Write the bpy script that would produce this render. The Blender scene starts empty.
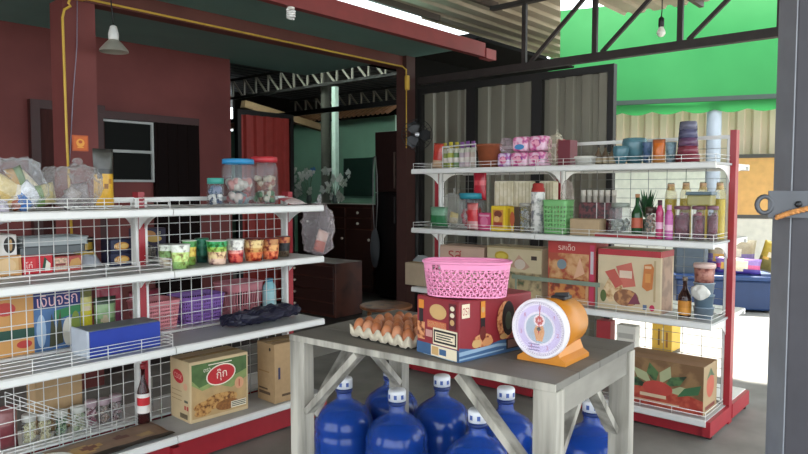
import bpy, bmesh, math, random
from mathutils import Vector, Matrix, noise
R = math.radians; PI = math.pi
scene = bpy.context.scene
COL = scene.collection
random.seed(7)

# ------------------------------------------------------------------ camera, world, sun, exposure
EYE = 1.30; FOC = 670.0; PITCH = math.atan(38/FOC); AZ = R(41.1)
FW = Vector((math.cos(AZ)*math.cos(PITCH), math.sin(AZ)*math.cos(PITCH), -math.sin(PITCH)))
RT = Vector((math.sin(AZ), -math.cos(AZ), 0)); UP = RT.cross(FW)
cam = bpy.data.cameras.new('camera'); camo = bpy.data.objects.new('camera', cam); COL.objects.link(camo)
camo.location = (0, 0, EYE); camo.rotation_euler = FW.to_track_quat('-Z', 'Y').to_euler()
cam.sensor_width = 36; cam.lens = FOC/808*36; cam.clip_start = .05; cam.clip_end = 200
scene.camera = camo

world = bpy.data.worlds.new('overcast_sky'); scene.world = world; world.use_nodes = True
wn = world.node_tree; bg = wn.nodes['Background']
bg.inputs['Color'].default_value = (.86, .94, 1.0, 1); bg.inputs['Strength'].default_value = 2.0

sun = bpy.data.lights.new('sun', 'SUN'); suno = bpy.data.objects.new('sun', sun); COL.objects.link(suno)
suno.rotation_euler = Vector((-.47, -.167, -.866)).to_track_quat('-Z', 'Y').to_euler()
sun.energy = 10; sun.angle = R(1.5); sun.color = (1, .97, .9)

scene.view_settings.view_transform = 'Standard'; scene.view_settings.look = 'None'
scene.view_settings.exposure = 1.0; scene.view_settings.gamma = 1.0; scene.view_settings.use_curve_mapping = False
scene.cycles.max_bounces = 8; scene.cycles.diffuse_bounces = 5; scene.cycles.transparent_max_bounces = 24
scene.cycles.transmission_bounces = 6; scene.cycles.sample_clamp_indirect = 6
scene.cycles.use_denoising = True

# sight-line helpers: where the line through a point of the photograph meets a level, a wall plane or a shelf plane
def ray(x, y): return FW + RT*((x-404)/FOC) - UP*((y-227)/FOC)
def on_z(x, y, z):
    d = ray(x, y); return Vector((0, 0, EYE)) + d*((z-EYE)/d.z)
def on_x(x, y, X):
    d = ray(x, y); return Vector((0, 0, EYE)) + d*(X/d.x)
def on_y(x, y, Y):
    d = ray(x, y); return Vector((0, 0, EYE)) + d*(Y/d.y)

# ------------------------------------------------------------------ materials
MATS = {}
def lin(c):
    return c/12.92 if c <= .04045 else ((c+.055)/1.055)**2.4
def hexrgb(h):
    h = h.lstrip('#'); return tuple(lin(int(h[i:i+2], 16)/255) for i in (0, 2, 4))
def C(h, rough=.5, metal=0., var=.08, scale=12., bump=0., alpha=1., emit=0., name=None, spec=.5, stretch=(1, 1, 1)):
    key = (h, rough, metal, var, scale, bump, alpha, emit, spec, stretch)
    if key in MATS: return MATS[key]
    m = bpy.data.materials.new(name or ('surface_'+h.lstrip('#'))); m.use_nodes = True
    nt = m.node_tree; b = nt.nodes['Principled BSDF']
    c = hexrgb(h)
    b.inputs['Roughness'].default_value = rough; b.inputs['Metallic'].default_value = metal
    b.inputs['Alpha'].default_value = alpha; b.inputs['Specular IOR Level'].default_value = spec
    if emit:
        b.inputs['Emission Color'].default_value = (*c, 1); b.inputs['Emission Strength'].default_value = emit
    tc = nt.nodes.new('ShaderNodeTexCoord'); mp = nt.nodes.new('ShaderNodeMapping'); mp.inputs['Scale'].default_value = stretch
    nz = nt.nodes.new('ShaderNodeTexNoise'); nz.inputs['Scale'].default_value = scale; nz.inputs['Detail'].default_value = 5
    nt.links.new(tc.outputs['Object'], mp.inputs['Vector']); nt.links.new(mp.outputs['Vector'], nz.inputs['Vector'])
    rp = nt.nodes.new('ShaderNodeValToRGB')
    rp.color_ramp.elements[0].position = .3; rp.color_ramp.elements[1].position = .7
    rp.color_ramp.elements[0].color = (*[x*(1-var) for x in c], 1); rp.color_ramp.elements[1].color = (*[min(1, x*(1+var)) for x in c], 1)
    nt.links.new(nz.outputs['Fac'], rp.inputs['Fac']); nt.links.new(rp.outputs['Color'], b.inputs['Base Color'])
    if bump:
        bp = nt.nodes.new('ShaderNodeBump'); bp.inputs['Strength'].default_value = bump; bp.inputs['Distance'].default_value = .01
        nt.links.new(nz.outputs['Fac'], bp.inputs['Height']); nt.links.new(bp.outputs['Normal'], b.inputs['Normal'])
    MATS[key] = m
    return m

def mix_mat(name, h1, h2, scale, rough=.6, stretch=(1, 1, 1), lo=.4, hi=.6, bump=0., metal=0.):
    """two-colour stained surface"""
    m = C(h1, rough=rough, metal=metal, scale=scale, bump=bump, stretch=stretch, name=name, var=.0801+len(MATS)*1e-5)
    rp = [n for n in m.node_tree.nodes if n.type == 'VALTORGB'][0]
    rp.color_ramp.elements[0].position = lo; rp.color_ramp.elements[1].position = hi
    rp.color_ramp.elements[0].color = (*hexrgb(h1), 1); rp.color_ramp.elements[1].color = (*hexrgb(h2), 1)
    return m

def clear(h='#e8ecee', alpha=.22, rough=.12, bump=0., scale=25):
    return C(h, rough=rough, alpha=alpha, var=.02, bump=bump, scale=scale, name='clear_plastic')

WHITE = C('#e4e4e0', .35, var=.03, name='white_enamel')
RED = C('#9e2731', .4, var=.08, name='red_enamel')
BLACK = C('#141414', .5, name='black_paint')
CARD = C('#b0916a', .8, var=.06, scale=40, name='brown_cardboard')
CARDL = C('#c9a778', .8, var=.05, scale=40, name='light_cardboard')
CLEAR = clear('#b4bcc0', .1, .08)
def film(h='#dfe3e6', lo=.1, hi=.55, rough=.14):
    m = clear(h, .3+len(MATS)*1e-5, rough, .7, 34); nt = m.node_tree
    lw = nt.nodes.new('ShaderNodeLayerWeight'); lw.inputs['Blend'].default_value = .35
    mr = nt.nodes.new('ShaderNodeMapRange'); mr.inputs['To Min'].default_value = lo; mr.inputs['To Max'].default_value = hi
    nt.links.new(lw.outputs['Facing'], mr.inputs['Value']); nt.links.new(mr.outputs['Result'], nt.nodes['Principled BSDF'].inputs['Alpha'])
    return m
FILM = film()
def tone(h1, h2, scale=45, rough=.45, h3=None):
    m = mix_mat('printed_picture', h1, h2, scale, rough, lo=.44, hi=.56)
    if h3:
        rp = [n for n in m.node_tree.nodes if n.type == 'VALTORGB'][0]; e = rp.color_ramp.elements.new(.38); e.color = (*hexrgb(h3), 1)
    return m
def spot(h):
    key = ('spot', h)
    if key not in MATS:
        import colorsys
        r, g, b = [int(h[i:i+2], 16)/255 for i in (1, 3, 5)]; H, S, V = colorsys.rgb_to_hsv(r, g, b)
        f = lambda hh, ss, vv: '#%02x%02x%02x' % tuple(int(255*min(1, max(0, q))) for q in colorsys.hsv_to_rgb(hh % 1, min(1, ss), min(1, vv)))
        MATS[key] = tone(h, f(H+.03, S*.8, V*1.22), 38, .35, f(H-.04, S*1.1, V*.62))
    return MATS[key]

# ------------------------------------------------------------------ mesh builder
_tx = {}
def text_geo(s):
    if s in _tx: return _tx[s]
    cu = bpy.data.curves.new('t', 'FONT'); cu.body = s; cu.size = 1; cu.align_x = 'CENTER'; cu.align_y = 'CENTER'; cu.resolution_u = 3
    o = bpy.data.objects.new('t', cu); COL.objects.link(o)
    dg = bpy.context.evaluated_depsgraph_get(); ev = o.evaluated_get(dg); me = ev.to_mesh()
    vs = [v.co.copy() for v in me.vertices]; fs = [tuple(p.vertices) for p in me.polygons]
    ev.to_mesh_clear(); bpy.data.objects.remove(o); bpy.data.curves.remove(cu)
    if vs:
        x0 = min(v.x for v in vs); x1 = max(v.x for v in vs); y0 = min(v.y for v in vs); y1 = max(v.y for v in vs)
        for v in vs: v.x -= (x0+x1)/2; v.y -= (y0+y1)/2
        _tx[s] = (vs, fs, x1-x0, y1-y0)
    else: _tx[s] = ([], [], 1, 1)
    return _tx[s]

class MB:
    def __init__(s): s.bm = bmesh.new(); s.mats = []
    def mi(s, m):
        if m not in s.mats: s.mats.append(m)
        return s.mats.index(m)
    def face(s, vs, m, smooth=False):
        try: f = s.bm.faces.new(vs)
        except ValueError: return None
        f.material_index = s.mi(m); f.smooth = smooth; return f
    def poly(s, pts, m, smooth=False):
        return s.face([s.bm.verts.new(p) for p in pts], m, smooth)
    def box(s, x0, y0, z0, x1, y1, z1, m, mat=None, bev=0.):
        P = [(x0, y0, z0), (x1, y0, z0), (x1, y1, z0), (x0, y1, z0), (x0, y0, z1), (x1, y0, z1), (x1, y1, z1), (x0, y1, z1)]
        v = [s.bm.verts.new((mat @ Vector(p)) if mat else p) for p in P]
        fs = [s.face([v[i] for i in q], m) for q in ((3, 2, 1, 0), (4, 5, 6, 7), (0, 1, 5, 4), (1, 2, 6, 5), (2, 3, 7, 6), (3, 0, 4, 7))]
        if bev:
            es = list({e for f in fs for e in f.edges})
            r = bmesh.ops.bevel(s.bm, geom=es, offset=bev, segments=2, affect='EDGES', profile=.5)
            for f in r['faces']: f.material_index = s.mi(m)
        return s
    def bar(s, a, b, w, h, m, up=(0, 0, 1)):
        a = Vector(a); b = Vector(b); d = (b-a); L = d.length; d.normalize()
        upv = Vector(up)
        if abs(d.dot(upv)) > .98: upv = Vector((1, 0, 0))
        sd = d.cross(upv).normalized(); u2 = sd.cross(d)
        M = Matrix((( d.x, sd.x, u2.x, a.x), (d.y, sd.y, u2.y, a.y), (d.z, sd.z, u2.z, a.z), (0, 0, 0, 1)))
        return s.box(0, -w/2, -h/2, L, w/2, h/2, m, M)
    def tube(s, pts, r, m, seg=6, cap=True, closed=False):
        pts = [Vector(p) for p in pts]; n = len(pts); rings = []
        rs = r if isinstance(r, (list, tuple)) else [r]*n
        prev = None
        for i, p in enumerate(pts):
            if closed: t = (pts[(i+1) % n]-pts[i-1])
            else: t = pts[min(i+1, n-1)]-pts[max(i-1, 0)]
            t.normalize()
            if prev is None:
                u = t.orthogonal().normalized()
            else:
                u = (prev-t*prev.dot(t))
                u = u.normalized() if u.length > 1e-6 else t.orthogonal().normalized()
            prev = u; w = t.cross(u)
            rings.append([s.bm.verts.new(p+(u*math.cos(2*PI*k/seg)+w*math.sin(2*PI*k/seg))*rs[i]) for k in range(seg)])
        for i in range(n if closed else n-1):
            a, b = rings[i], rings[(i+1) % n]
            for k in range(seg): s.face([a[k], a[(k+1) % seg], b[(k+1) % seg], b[k]], m, True)
        if cap and not closed:
            s.face(rings[0][::-1], m); s.face(rings[-1], m)
        return s
    def lathe(s, prof, m, seg=20, c=(0, 0, 0), sx=1., sy=1., mat=None, ms=None):
        """prof: list of (r, z); ms: material per segment"""
        rings = []
        T = (lambda p: mat @ Vector(p)) if mat else (lambda p: Vector(p))
        for r, z in prof:
            if r < 1e-5: rings.append([s.bm.verts.new(T((c[0], c[1], c[2]+z)))])
            else: rings.append([s.bm.verts.new(T((c[0]+sx*r*math.cos(2*PI*k/seg), c[1]+sy*r*math.sin(2*PI*k/seg), c[2]+z))) for k in range(seg)])
        for i in range(len(rings)-1):
            a, b = rings[i], rings[i+1]; mm = ms[i] if ms else m
            if len(a) == 1 and len(b) == 1: continue
            for k in range(seg):
                k2 = (k+1) % seg
                if len(a) == 1: s.face([a[0], b[k2], b[k]], mm, True)
                elif len(b) == 1: s.face([a[k], a[k2], b[0]], mm, True)
                else: s.face([a[k], a[k2], b[k2], b[k]], mm, True)
        return s
    def prism(s, pts, d, m, mat=None):
        """pts in the x-z plane, extruded along y from -d/2 to d/2"""
        T = (lambda p: mat @ Vector(p)) if mat else (lambda p: Vector(p))
        a = [s.bm.verts.new(T((x, -d/2, z))) for x, z in pts]; b = [s.bm.verts.new(T((x, d/2, z))) for x, z in pts]
        n = len(pts)
        for i in range(n): s.face([a[i], a[(i+1) % n], b[(i+1) % n], b[i]], m)
        s.face(a[::-1], m); s.face(b, m)
        return s
    def ell(s, c, r, m, seg=14, rings=8, crumple=0., freq=8., seed=0., mat=None, power=1.):
        V = []
        for i in range(rings+1):
            th = PI*i/rings; row = []
            for k in range(seg if 0 < i < rings else 1):
                ph = 2*PI*k/seg
                x, y, z = math.sin(th)*math.cos(ph), math.sin(th)*math.sin(ph), -math.cos(th)
                if power != 1.:
                    x, y, z = [math.copysign(abs(q)**power, q) for q in (x, y, z)]
                p = Vector((x*r[0], y*r[1], z*r[2]))
                if crumple:
                    nv = noise.noise_vector(p*freq+Vector((seed, seed*1.7, seed*.3)))
                    p += nv*crumple
                p += Vector(c)
                row.append(s.bm.verts.new(mat @ p if mat else p))
            V.append(row)
        for i in range(rings):
            a, b = V[i], V[i+1]
            for k in range(seg):
                k2 = (k+1) % seg
                if len(a) == 1: s.face([a[0], b[k2], b[k]], m, crumple == 0)
                elif len(b) == 1: s.face([a[k], a[k2], b[0]], m, crumple == 0)
                else: s.face([a[k], a[k2], b[k2], b[k]], m, crumple == 0)
        return s
    def text(s, t, M, h, m, maxw=None):
        vs, fs, w, hh = text_geo(t)
        k = h/max(hh, 1e-4)
        kx = k if not maxw else min(k, maxw/max(w, 1e-4))
        bv = [s.bm.verts.new(M @ Vector((v.x*kx, v.y*k, 0))) for v in vs]
        for f in fs: s.face([bv[i] for i in f], m)
        return s
    def prints(s, M, W, H, items):
        """flat printing on a panel; M maps (u metres, v metres, lift) to the object"""
        lift = .0006
        for it in items:
            k = it[0]; T = M @ Matrix.Translation((0, 0, lift)); lift += .00025
            if k == 'rect':
                _, u0, v0, u1, v1, m = it
                s.poly([T @ Vector(p) for p in ((u0*W, v0*H, 0), (u1*W, v0*H, 0), (u1*W, v1*H, 0), (u0*W, v1*H, 0))], m)
            elif k == 'poly':
                s.poly([T @ Vector((u*W, v*H, 0)) for u, v in it[1]], it[2])
            elif k == 'ell':
                _, u, v, ru, rv, m = it[:6]; a = it[6] if len(it) > 6 else 0
                pts = []
                for q in range(24):
                    x, y = ru*W*math.cos(2*PI*q/24), rv*H*math.sin(2*PI*q/24)
                    pts.append(T @ Vector((u*W+x*math.cos(a)-y*math.sin(a), v*H+x*math.sin(a)+y*math.cos(a), 0)))
                s.poly(pts, m)
            elif k == 'text':
                _, t, u, v, h, m = it[:6]; a = it[6] if len(it) > 6 else 0; mw = it[7]*W if len(it) > 7 else None
                s.text(t, T @ Matrix.Translation((u*W, v*H, 0)) @ Matrix.Rotation(a, 4, 'Z'), h*H, m, mw)
        return s
    def build(s, name, parent=None, loc=None, rot=0., mods=None):
        me = bpy.data.meshes.new(name)
        s.bm.normal_update(); s.bm.to_mesh(me); s.bm.free()
        for m in s.mats: me.materials.append(m)
        o = bpy.data.objects.new(name, me); COL.objects.link(o)
        if parent: o.parent = parent
        if loc is not None: o.location = loc
        o.rotation_euler = (0, 0, rot)
        for md in (mods or []):
            q = o.modifiers.new(md[0].lower(), md[0])
            for kk, vv in md[1].items(): setattr(q, kk, vv)
        return o

def face_frame(side, w, d, h):
    """matrix of a box face (box centred on x,y, base z=0): origin at its lower left as seen, u right, v up, w out"""
    if side == 'front': o, u, v = (-w/2, -d/2, 0), (1, 0, 0), (0, 0, 1)
    elif side == 'left': o, u, v = (-w/2, d/2, 0), (0, -1, 0), (0, 0, 1)
    elif side == 'right': o, u, v = (w/2, -d/2, 0), (0, 1, 0), (0, 0, 1)
    elif side == 'back': o, u, v = (w/2, d/2, 0), (-1, 0, 0), (0, 0, 1)
    else: o, u, v = (-w/2, -d/2, h), (1, 0, 0), (0, 1, 0)
    u = Vector(u); v = Vector(v); n = u.cross(v)
    return Matrix(((u.x, v.x, n.x, o[0]), (u.y, v.y, n.y, o[1]), (u.z, v.z, n.z, o[2]), (0, 0, 0, 1)))
def face_size(side, w, d, h): return {'front': (w, h), 'back': (w, h), 'left': (d, h), 'right': (d, h), 'top': (w, d)}[side]

def tag(o, label, cat, group=None, kind=None):
    if label: o['label'] = label
    if cat: o['category'] = cat
    if group: o['group'] = group
    if kind: o['kind'] = kind
    return o
def thing(name, label, cat, loc=(0, 0, 0), rot=0., group=None):
    o = bpy.data.objects.new(name, None); COL.objects.link(o); o.empty_display_size = .05
    o.location = loc; o.rotation_euler = (0, 0, rot)
    return tag(o, label, cat, group)
def struct(mb, name, label=None, **k):
    o = mb.build(name, **k); o['kind'] = 'structure'
    if label: o['label'] = label
    return o
def copy_thing(o, loc=None, rot=None, label=None, group=None):
    def cp(q, par):
        c = q.copy(); COL.objects.link(c)
        if par: c.parent = par
        for ch in q.children: cp(ch, c)
        return c
    r = cp(o, None)
    if loc is not None: r.location = loc
    if rot is not None: r.rotation_euler = (0, 0, rot)
    if label: r['label'] = label
    if group: r['group'] = group
    return r

def corrugated(mb, L, H, m, pitch=.1, amp=.02, flat=.35, T=Matrix.Identity(4)):
    """ribbed sheet: runs along x, ribs stand along z, relief towards -y"""
    xs = []; x = 0
    while x < L:
        for q, a in ((0, 0), (flat, 0), (flat+.12, 1), (1-.12, 1)):
            if x+q*pitch <= L: xs.append((x+q*pitch, -amp*a))
        x += pitch
    xs.append((L, 0))
    lo = [mb.bm.verts.new(T @ Vector((a, b, 0))) for a, b in xs]; hi = [mb.bm.verts.new(T @ Vector((a, b, H))) for a, b in xs]
    for i in range(len(xs)-1): mb.face([lo[i], lo[i+1], hi[i+1], hi[i]], m)
    return mb
# ================================================================== THE SETTING
concrete = mix_mat('worn_concrete', '#6f6c66', '#8d8a83', 3.5, rough=.75, bump=.15, lo=.3, hi=.75)
mb = MB(); mb.box(-14, -14, -.1, 30, 22, 0, concrete); struct(mb, 'floor', 'grey worn concrete floor')

maroon = mix_mat('maroon_painted_wall', '#652d2a', '#783b37', 2.2, rough=.7, lo=.3, hi=.7)
maroon_beam = mix_mat('maroon_painted_beam', '#8a3634', '#76302e', 4, rough=.6, lo=.3, hi=.7)
brown_beam = mix_mat('brown_painted_beam', '#5e302a', '#6c3b33', 4, rough=.6, lo=.3, hi=.7)
soffit_green = mix_mat('green_soffit_board', '#638780', '#6b9089', 2, rough=.6, lo=.3, hi=.7)
WY = 5.8
mb = MB(); mb.box(-3, WY, 0, 3.986, WY+.15, 2.62, maroon); struct(mb, 'wall_left', 'maroon painted shop wall')
mb = MB(); mb.box(-3, 3.56, 2.60, 5.12, 5.95, 2.64, soffit_green)
struct(mb, 'ceiling', 'grey green boarded soffit')
mb = MB(); mb.box(-3, 3.50, 2.50, 5.14, 3.56, 2.625, maroon_beam); mb.box(5.14, 3.49, 2.49, 5.3, 3.57, 2.58, maroon_beam)
struct(mb, 'trim_1', 'dark red fascia beam at the eave')
mb = MB(); mb.box(-3, 4.38, 2.49, 5.12, 4.50, 2.60, brown_beam); struct(mb, 'trim_2', 'brown beam under the soffit')
mb = MB(); mb.box(1.80, 4.39, 0, 2.0, 4.59, 2.49, maroon); struct(mb, 'trim_3', 'maroon square pillar')
mb = MB(); mb.box(5.0, 4.33, 0, 5.13, 4.46, 2.60, C('#43251f', .6, name='dark_brown_paint')); struct(mb, 'trim_4', 'dark brown corner column')

# window with white aluminium frame, dark glass; door leaf beside it; brown door further left
def wall_rect(x0, y0, x1, y1, Y):
    a = on_y(x0, y0, Y); b = on_y(x1, y1, Y); return a.x, b.x, b.z, a.z
alu = C('#a9aba8', .5, .1, name='white_aluminium')
xa = on_y(101, 119, WY).x; xb = on_y(151, 124, WY).x; zt = on_y(126, 121, WY).z; zb = on_y(126, 182, WY).z
mb = MB(); mb.box(xa, WY-.02, zb, xb, WY, zt, C('#0c0e0b', .5, spec=.1, name='dark_glass')); w1 = struct(mb, 'window_1', 'white framed window with dark glass')
mb = MB(); t = .02
for a in ((xa, zt-t, xb, zt), (xa, zb, xb, zb+t), (xb-t, zb+t, xb, zt-t), (xa, (zb+zt)/2-.012, xb-t, (zb+zt)/2+.012)):
    mb.box(a[0], WY-.045, a[1], a[2], WY-.02, a[3], alu)
mb.build('window_frame', w1)
xc = on_y(196, 118, WY).x
mb = MB(); mb.box(xb+.01, WY-.05, 0, xc, WY, on_y(175, 118, WY).z, C('#160a08', .7, var=.2, scale=8, stretch=(6, 1, .6), spec=.1, name='dark_brown_wood'))
for q in range(4):
    mb.box(xb+.03+(xc-xb-.05)*q/4, WY-.056, .1, xb+.01+(xc-xb-.05)*(q+1)/4, WY-.05, 1.9, C('#120807', .7, spec=.1, name='dark_brown_panel'))
struct(mb, 'door_1', 'dark brown wooden door leaf')
xd, xe = on_y(37, 112, WY).x, on_y(66, 112, WY).x; zd = on_y(50, 110, WY).z
mb = MB(); mb.box(xd, WY-.04, 0, xe+.3, WY, zd, C('#3f1c18', .65, spec=.2, var=.15, scale=6, stretch=(8, 1, .6), name='red_brown_wood'))
d2 = struct(mb, 'door_2', 'red brown wooden door')
mb = MB(); fr = C('#3a1613', .5, name='door_frame_wood')
mb.box(xd-.07, WY-.06, 0, xd, WY, zd+.07, fr); mb.box(xd, WY-.06, zd, xe+.3, WY, zd+.07, fr); mb.build('door_frame', d2)
mb = MB()
mb.box(xa-.09, WY-.055, 0, xa-.005, WY, zt+.09, fr); mb.box(xa-.005, WY-.055, zt+.005, xc, WY, zt+.07, fr); tr = struct(mb, 'trim_5', 'brown frame round the window and door')

# carport roof: ribbed sheets on purlins
roofm = mix_mat('galvanised_roof', '#a0917e', '#b8aa98', 1.6, rough=.45, metal=.25, lo=.35, hi=.65)
RZ = 3.02
mb = MB()
T = Matrix(((0, -1, 0, 0), (0, 0, 0, 0), (0, 0, 1, 0), (0, 0, 0, 1)))
# sheet ribs along x : build rib profile across y
ys = []; y = -2.2
while y < 4.5:
    for q, a in ((0, 0), (.55, 0), (.65, 1), (.9, 1)): ys.append((y+q*.2, RZ+.03*a))
    y += .2
X0, X1 = -3.2, 5.3  # rear edge carried out of view behind the camera to darken the interior
va = [mb.bm.verts.new((X0, a, z)) for a, z in ys if a < 4.22]; vb = [mb.bm.verts.new((X1, a, z)) for a, z in ys if a < 4.22]
for i in range(len(va)-1): mb.face([va[i], va[i+1], vb[i+1], vb[i]], roofm)
va = [mb.bm.verts.new((X1, a, z)) for a, z in ys if a < 2.9]; vb = [mb.bm.verts.new((6.55, a, z)) for a, z in ys if a < 2.9]
for i in range(len(va)-1): mb.face([va[i], va[i+1], vb[i+1], vb[i]], roofm)
tl_ = [(a, z) for a, z in ys if 2.80 < a < 4.5]
va = [mb.bm.verts.new((X1, a, z)) for a, z in tl_]; vb = [mb.bm.verts.new((max(X1+.01, min(9.5, a/.535)), a, z)) for a, z in tl_]
for i in range(len(va)-1): mb.face([va[i], va[i+1], vb[i+1], vb[i]], roofm)
struct(mb, 'roof', 'ribbed metal carport roof')
purl = C('#4a3d36', .6, name='rusty_purlin')
for i, y in enumerate((4.18, 3.5, 2.8, 2.05, 1.4, .75, .1, -.6, -1.3)):
    p = MB().box(X0, y-.02, RZ-.06, X1+(1.2 if y < 2.75 else .02), y+.02, RZ-.001, purl).build('roof_purlin', loc=(0, 0, 0)); p['kind'] = 'structure'

# roof truss along y at x = 5.2
steel = C('#2a2220', .55, var=.2, name='dark_steel')
TX = 5.2
tr = thing('roof_truss', 'dark steel roof truss above the ribbed metal partition', 'truss', (TX, 0, 2.34))
MB().box(-.03, .35, 0, .03, 4.33, .065, steel).build('bottom_chord', tr)
MB().box(-.03, .35, .58, .03, 3.48, .615, steel).build('top_chord', tr)
vy = [3.13, 2.47, 1.79, 1.12, .45]
for y in vy: MB().box(-.016, y-.02, .065, .016, y+.02, .58, steel).build('vertical_strut', tr)
for y in vy[:4]: MB().bar((0, y-.06, .065), (0, y-.62, .58), .028, .03, steel).build('diagonal_brace', tr)

# ribbed metal partition below the truss
ribm = C('#7f7c6e', .4, .35, var=.1, scale=2, name='galvanised_sheet')
frame_b = C('#121110', .5, name='black_frame')
for i, (ya, yb, lab) in enumerate(((4.33, 3.685, ''), (3.685, 2.985, ''), (2.985, 2.29, ''))):
    w = thing('partition_panel', 'grey ribbed metal partition panel, %s, behind the shelves' % ('beside the corner column', 'middle of three', 'beside the green awning')[i], 'panel', (TX, ya, 0), -PI/2)
    L = ya-yb
    corrugated(MB(), L-.1, 2.2, ribm, pitch=.15, amp=.03, flat=.3, T=Matrix.Translation((.05, .02, .04))).build('ribbed_sheet', w)
    m = MB(); m.box(0, -.03, 0, .05, .03, 2.30, frame_b); m.box(L-.05, -.03, 0, L, .03, 2.30, frame_b)
    m.box(.05, -.03, 2.24, L-.05, .03, 2.30, frame_b); m.box(.05, -.03, 0, L-.05, .03, .04, frame_b); m.build('frame', w)

# ------------------------------------------------------------------ the rooms behind
dark = C('#100f0e', .9, spec=.1, name='dark_block_wall')
RB = 3.55
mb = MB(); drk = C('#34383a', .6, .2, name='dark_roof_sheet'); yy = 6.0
rows = []
while yy < 16:
    for q, a in ((0, 0), (.6, 0), (.7, 1), (.9, 1)): rows.append((yy+q*.25, 3.55+.04*a))
    yy += .25
va = [mb.bm.verts.new((1.0, p, z)) for p, z in rows]; vb = [mb.bm.verts.new((13.0, p, z)) for p, z in rows]
vc = [mb.bm.verts.new((6.3, p, z)) for p, z in rows]; vd = [mb.bm.verts.new((7.5, p, z)) for p, z in rows]
for i in range(len(va)-1):
    mb.face([va[i], va[i+1], vc[i+1], vc[i]], drk); mb.face([vd[i], vd[i+1], vb[i+1], vb[i]], drk)
    if rows[i][0] > 10: mb.face([vc[i], vc[i+1], vd[i+1], vd[i]], drk)
sk = MB(); sm = C('#dfe6e2', .5, name='yard_fill_sheet'); snt = sm.node_tree  # unseen panel added to let diffuse light into the yard
stn = snt.nodes.new('ShaderNodeBsdfTranslucent'); stn.inputs['Color'].default_value = (.7, .75, .72, 1)
snt.links.new(stn.outputs[0], snt.nodes['Material Output'].inputs['Surface'])
sk.box(6.3, 6.06, 3.60, 7.5, 10.2, 3.605, sm); so_ = sk.build('trim_12'); so_['kind'] = 'structure'; so_['label'] = 'unseen translucent roof strip added to light the yard'
struct(mb, 'roof', 'dark roof over the back yard')
green = mix_mat('mint_green_wall', '#6a907c', '#739a85', 1.5, rough=.7, lo=.3, hi=.7)
mb = MB(); mb.box(9, 6.85, 0, 9.12, 13.2, 2.62, green); struct(mb, 'wall_back', 'mint green wall across the yard')
mb = MB(); corrugated(mb, 5.2, .5, C('#8a5e40', .7, var=.2, name='rusty_sheet'), pitch=.12, amp=.04, T=Matrix.Translation((8.75, 13.2, 2.62)) @ Matrix.Rotation(-PI/2, 4, 'Z') @ Matrix.Rotation(R(-62), 4, 'X'))
struct(mb, 'trim_6', 'rusty corrugated roof edge above the green wall')
mb = MB(); pa = on_x(345, 175, 9); pb = on_x(374, 175, 9); mb.box(8.96, pb.y, on_x(360, 196, 9).z, 9.0, pa.y, on_x(360, 158, 9).z, C('#20332d', .3, name='dark_louvre'))
struct(mb, 'window_2', 'dark window in the green wall')
mb = MB(); mb.box(1, 13.2, 0, 9.0, 13.3, 3.54, dark); mb.box(13, 4.6, 0, 13.1, 16, 3.54, dark); mb.box(9.2, 13.21, 0, 13, 13.3, 3.54, dark); mb.box(1, 5.96, 0, 1.1, 13.2, 3.54, dark); struct(mb, 'wall_yard_block', 'dark walls added round the yard to shut out light')  # walls added to close the yard so it stays dark
mb = MB(); mb.box(-3, 5.96, 2.645, 5.12, 6.05, 3.56, maroon); mb.box(5.12, 6.0, 2.9, 8, 6.05, 3.56, dark); mb.box(5.125, 4.3, 2.86, 8, 6.0, 2.9, dark); mb.box(5.24, 4.5, 0, 8, 4.56, 2.86, dark); mb.box(8, 4.5, 0, 8.05, 6.9, 3.54, dark); mb.box(8.05, 6.85, 0, 9, 6.9, 3.54, dark); mb.box(5.125, 3.57, 2.66, 7, 4.6, 2.68, dark); struct(mb, 'wall_light_block', 'hidden dark walls and slabs added to keep sun out of the yard')  # walls and slabs added out of sight to block sun from the yard

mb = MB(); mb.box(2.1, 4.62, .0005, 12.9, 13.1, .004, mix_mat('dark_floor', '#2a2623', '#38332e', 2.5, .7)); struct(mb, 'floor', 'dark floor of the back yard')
pc = on_x(326, 150, 8.2)
mb = MB(); mb.lathe([(.09, 0), (.09, RB-.02)], C('#4c4b43', .7, name='round_post'), 14, c=(pc.x, pc.y, 0)); struct(mb, 'trim_7', 'grey green round post in the yard')
pm = on_x(335, 150, 8.0)
mb = MB(); mb.box(7.97, pm.y-.045, 0, 8.05, pm.y+.045, 3.06, C('#d4ecdf', .5, name='pale_mint_paint')); struct(mb, 'trim_13', 'pale mint square post in the yard')
pm = on_x(397, 150, 8.9)
mb = MB(); mb.box(8.9, pm.y-.05, 0, 8.99, pm.y+.04, 2.6, C('#d4ecdf', .5, name='pale_mint_paint')); struct(mb, 'trim_14', 'pale mint edge post of the green wall')
lt = C('#a19d90', .5, .2, name='pale_truss_steel')
for X, z0, hh, nm, ya, yb in ((8.0, 3.10, .36, 'nearer', 6.95, 13.15), (10.8, 3.10, .36, 'farther', 6.1, 13.15)):
    t = thing('yard_truss', 'pale zigzag steel truss under the dark yard roof, %s of the two' % nm, 'truss', (X, 0, z0))
    MB().box(-.025, ya, 0, .025, yb, .045, C('#2c2b29', .6, name='dark_chord')).build('bottom_chord', t)
    MB().box(-.025, ya, hh, .025, yb, hh+.045, C('#2c2b29', .6, name='dark_chord')).build('top_chord', t)
    y = ya+.1; k = 0
    while y < yb-.4:
        MB().bar((0, y, .045), (0, y+(.3 if k % 2 == 0 else .3), hh), .02, .035, lt).build('diagonal_brace', t)
        MB().box(-.015, y+.3, .045, .015, y+.33, hh, lt).build('vertical_strut', t)
        y += .38; k += 1
a = on_x(232, 121, 6.2); b = on_x(399, 92, 6.2)
o = MB().bar((6.2, a.y+.5, a.z-.0), (6.2, b.y-.2, a.z), .05, .06, C('#0f0f0f', .5, name='black_steel')).build('trim_8'); o['kind'] = 'structure'
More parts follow.
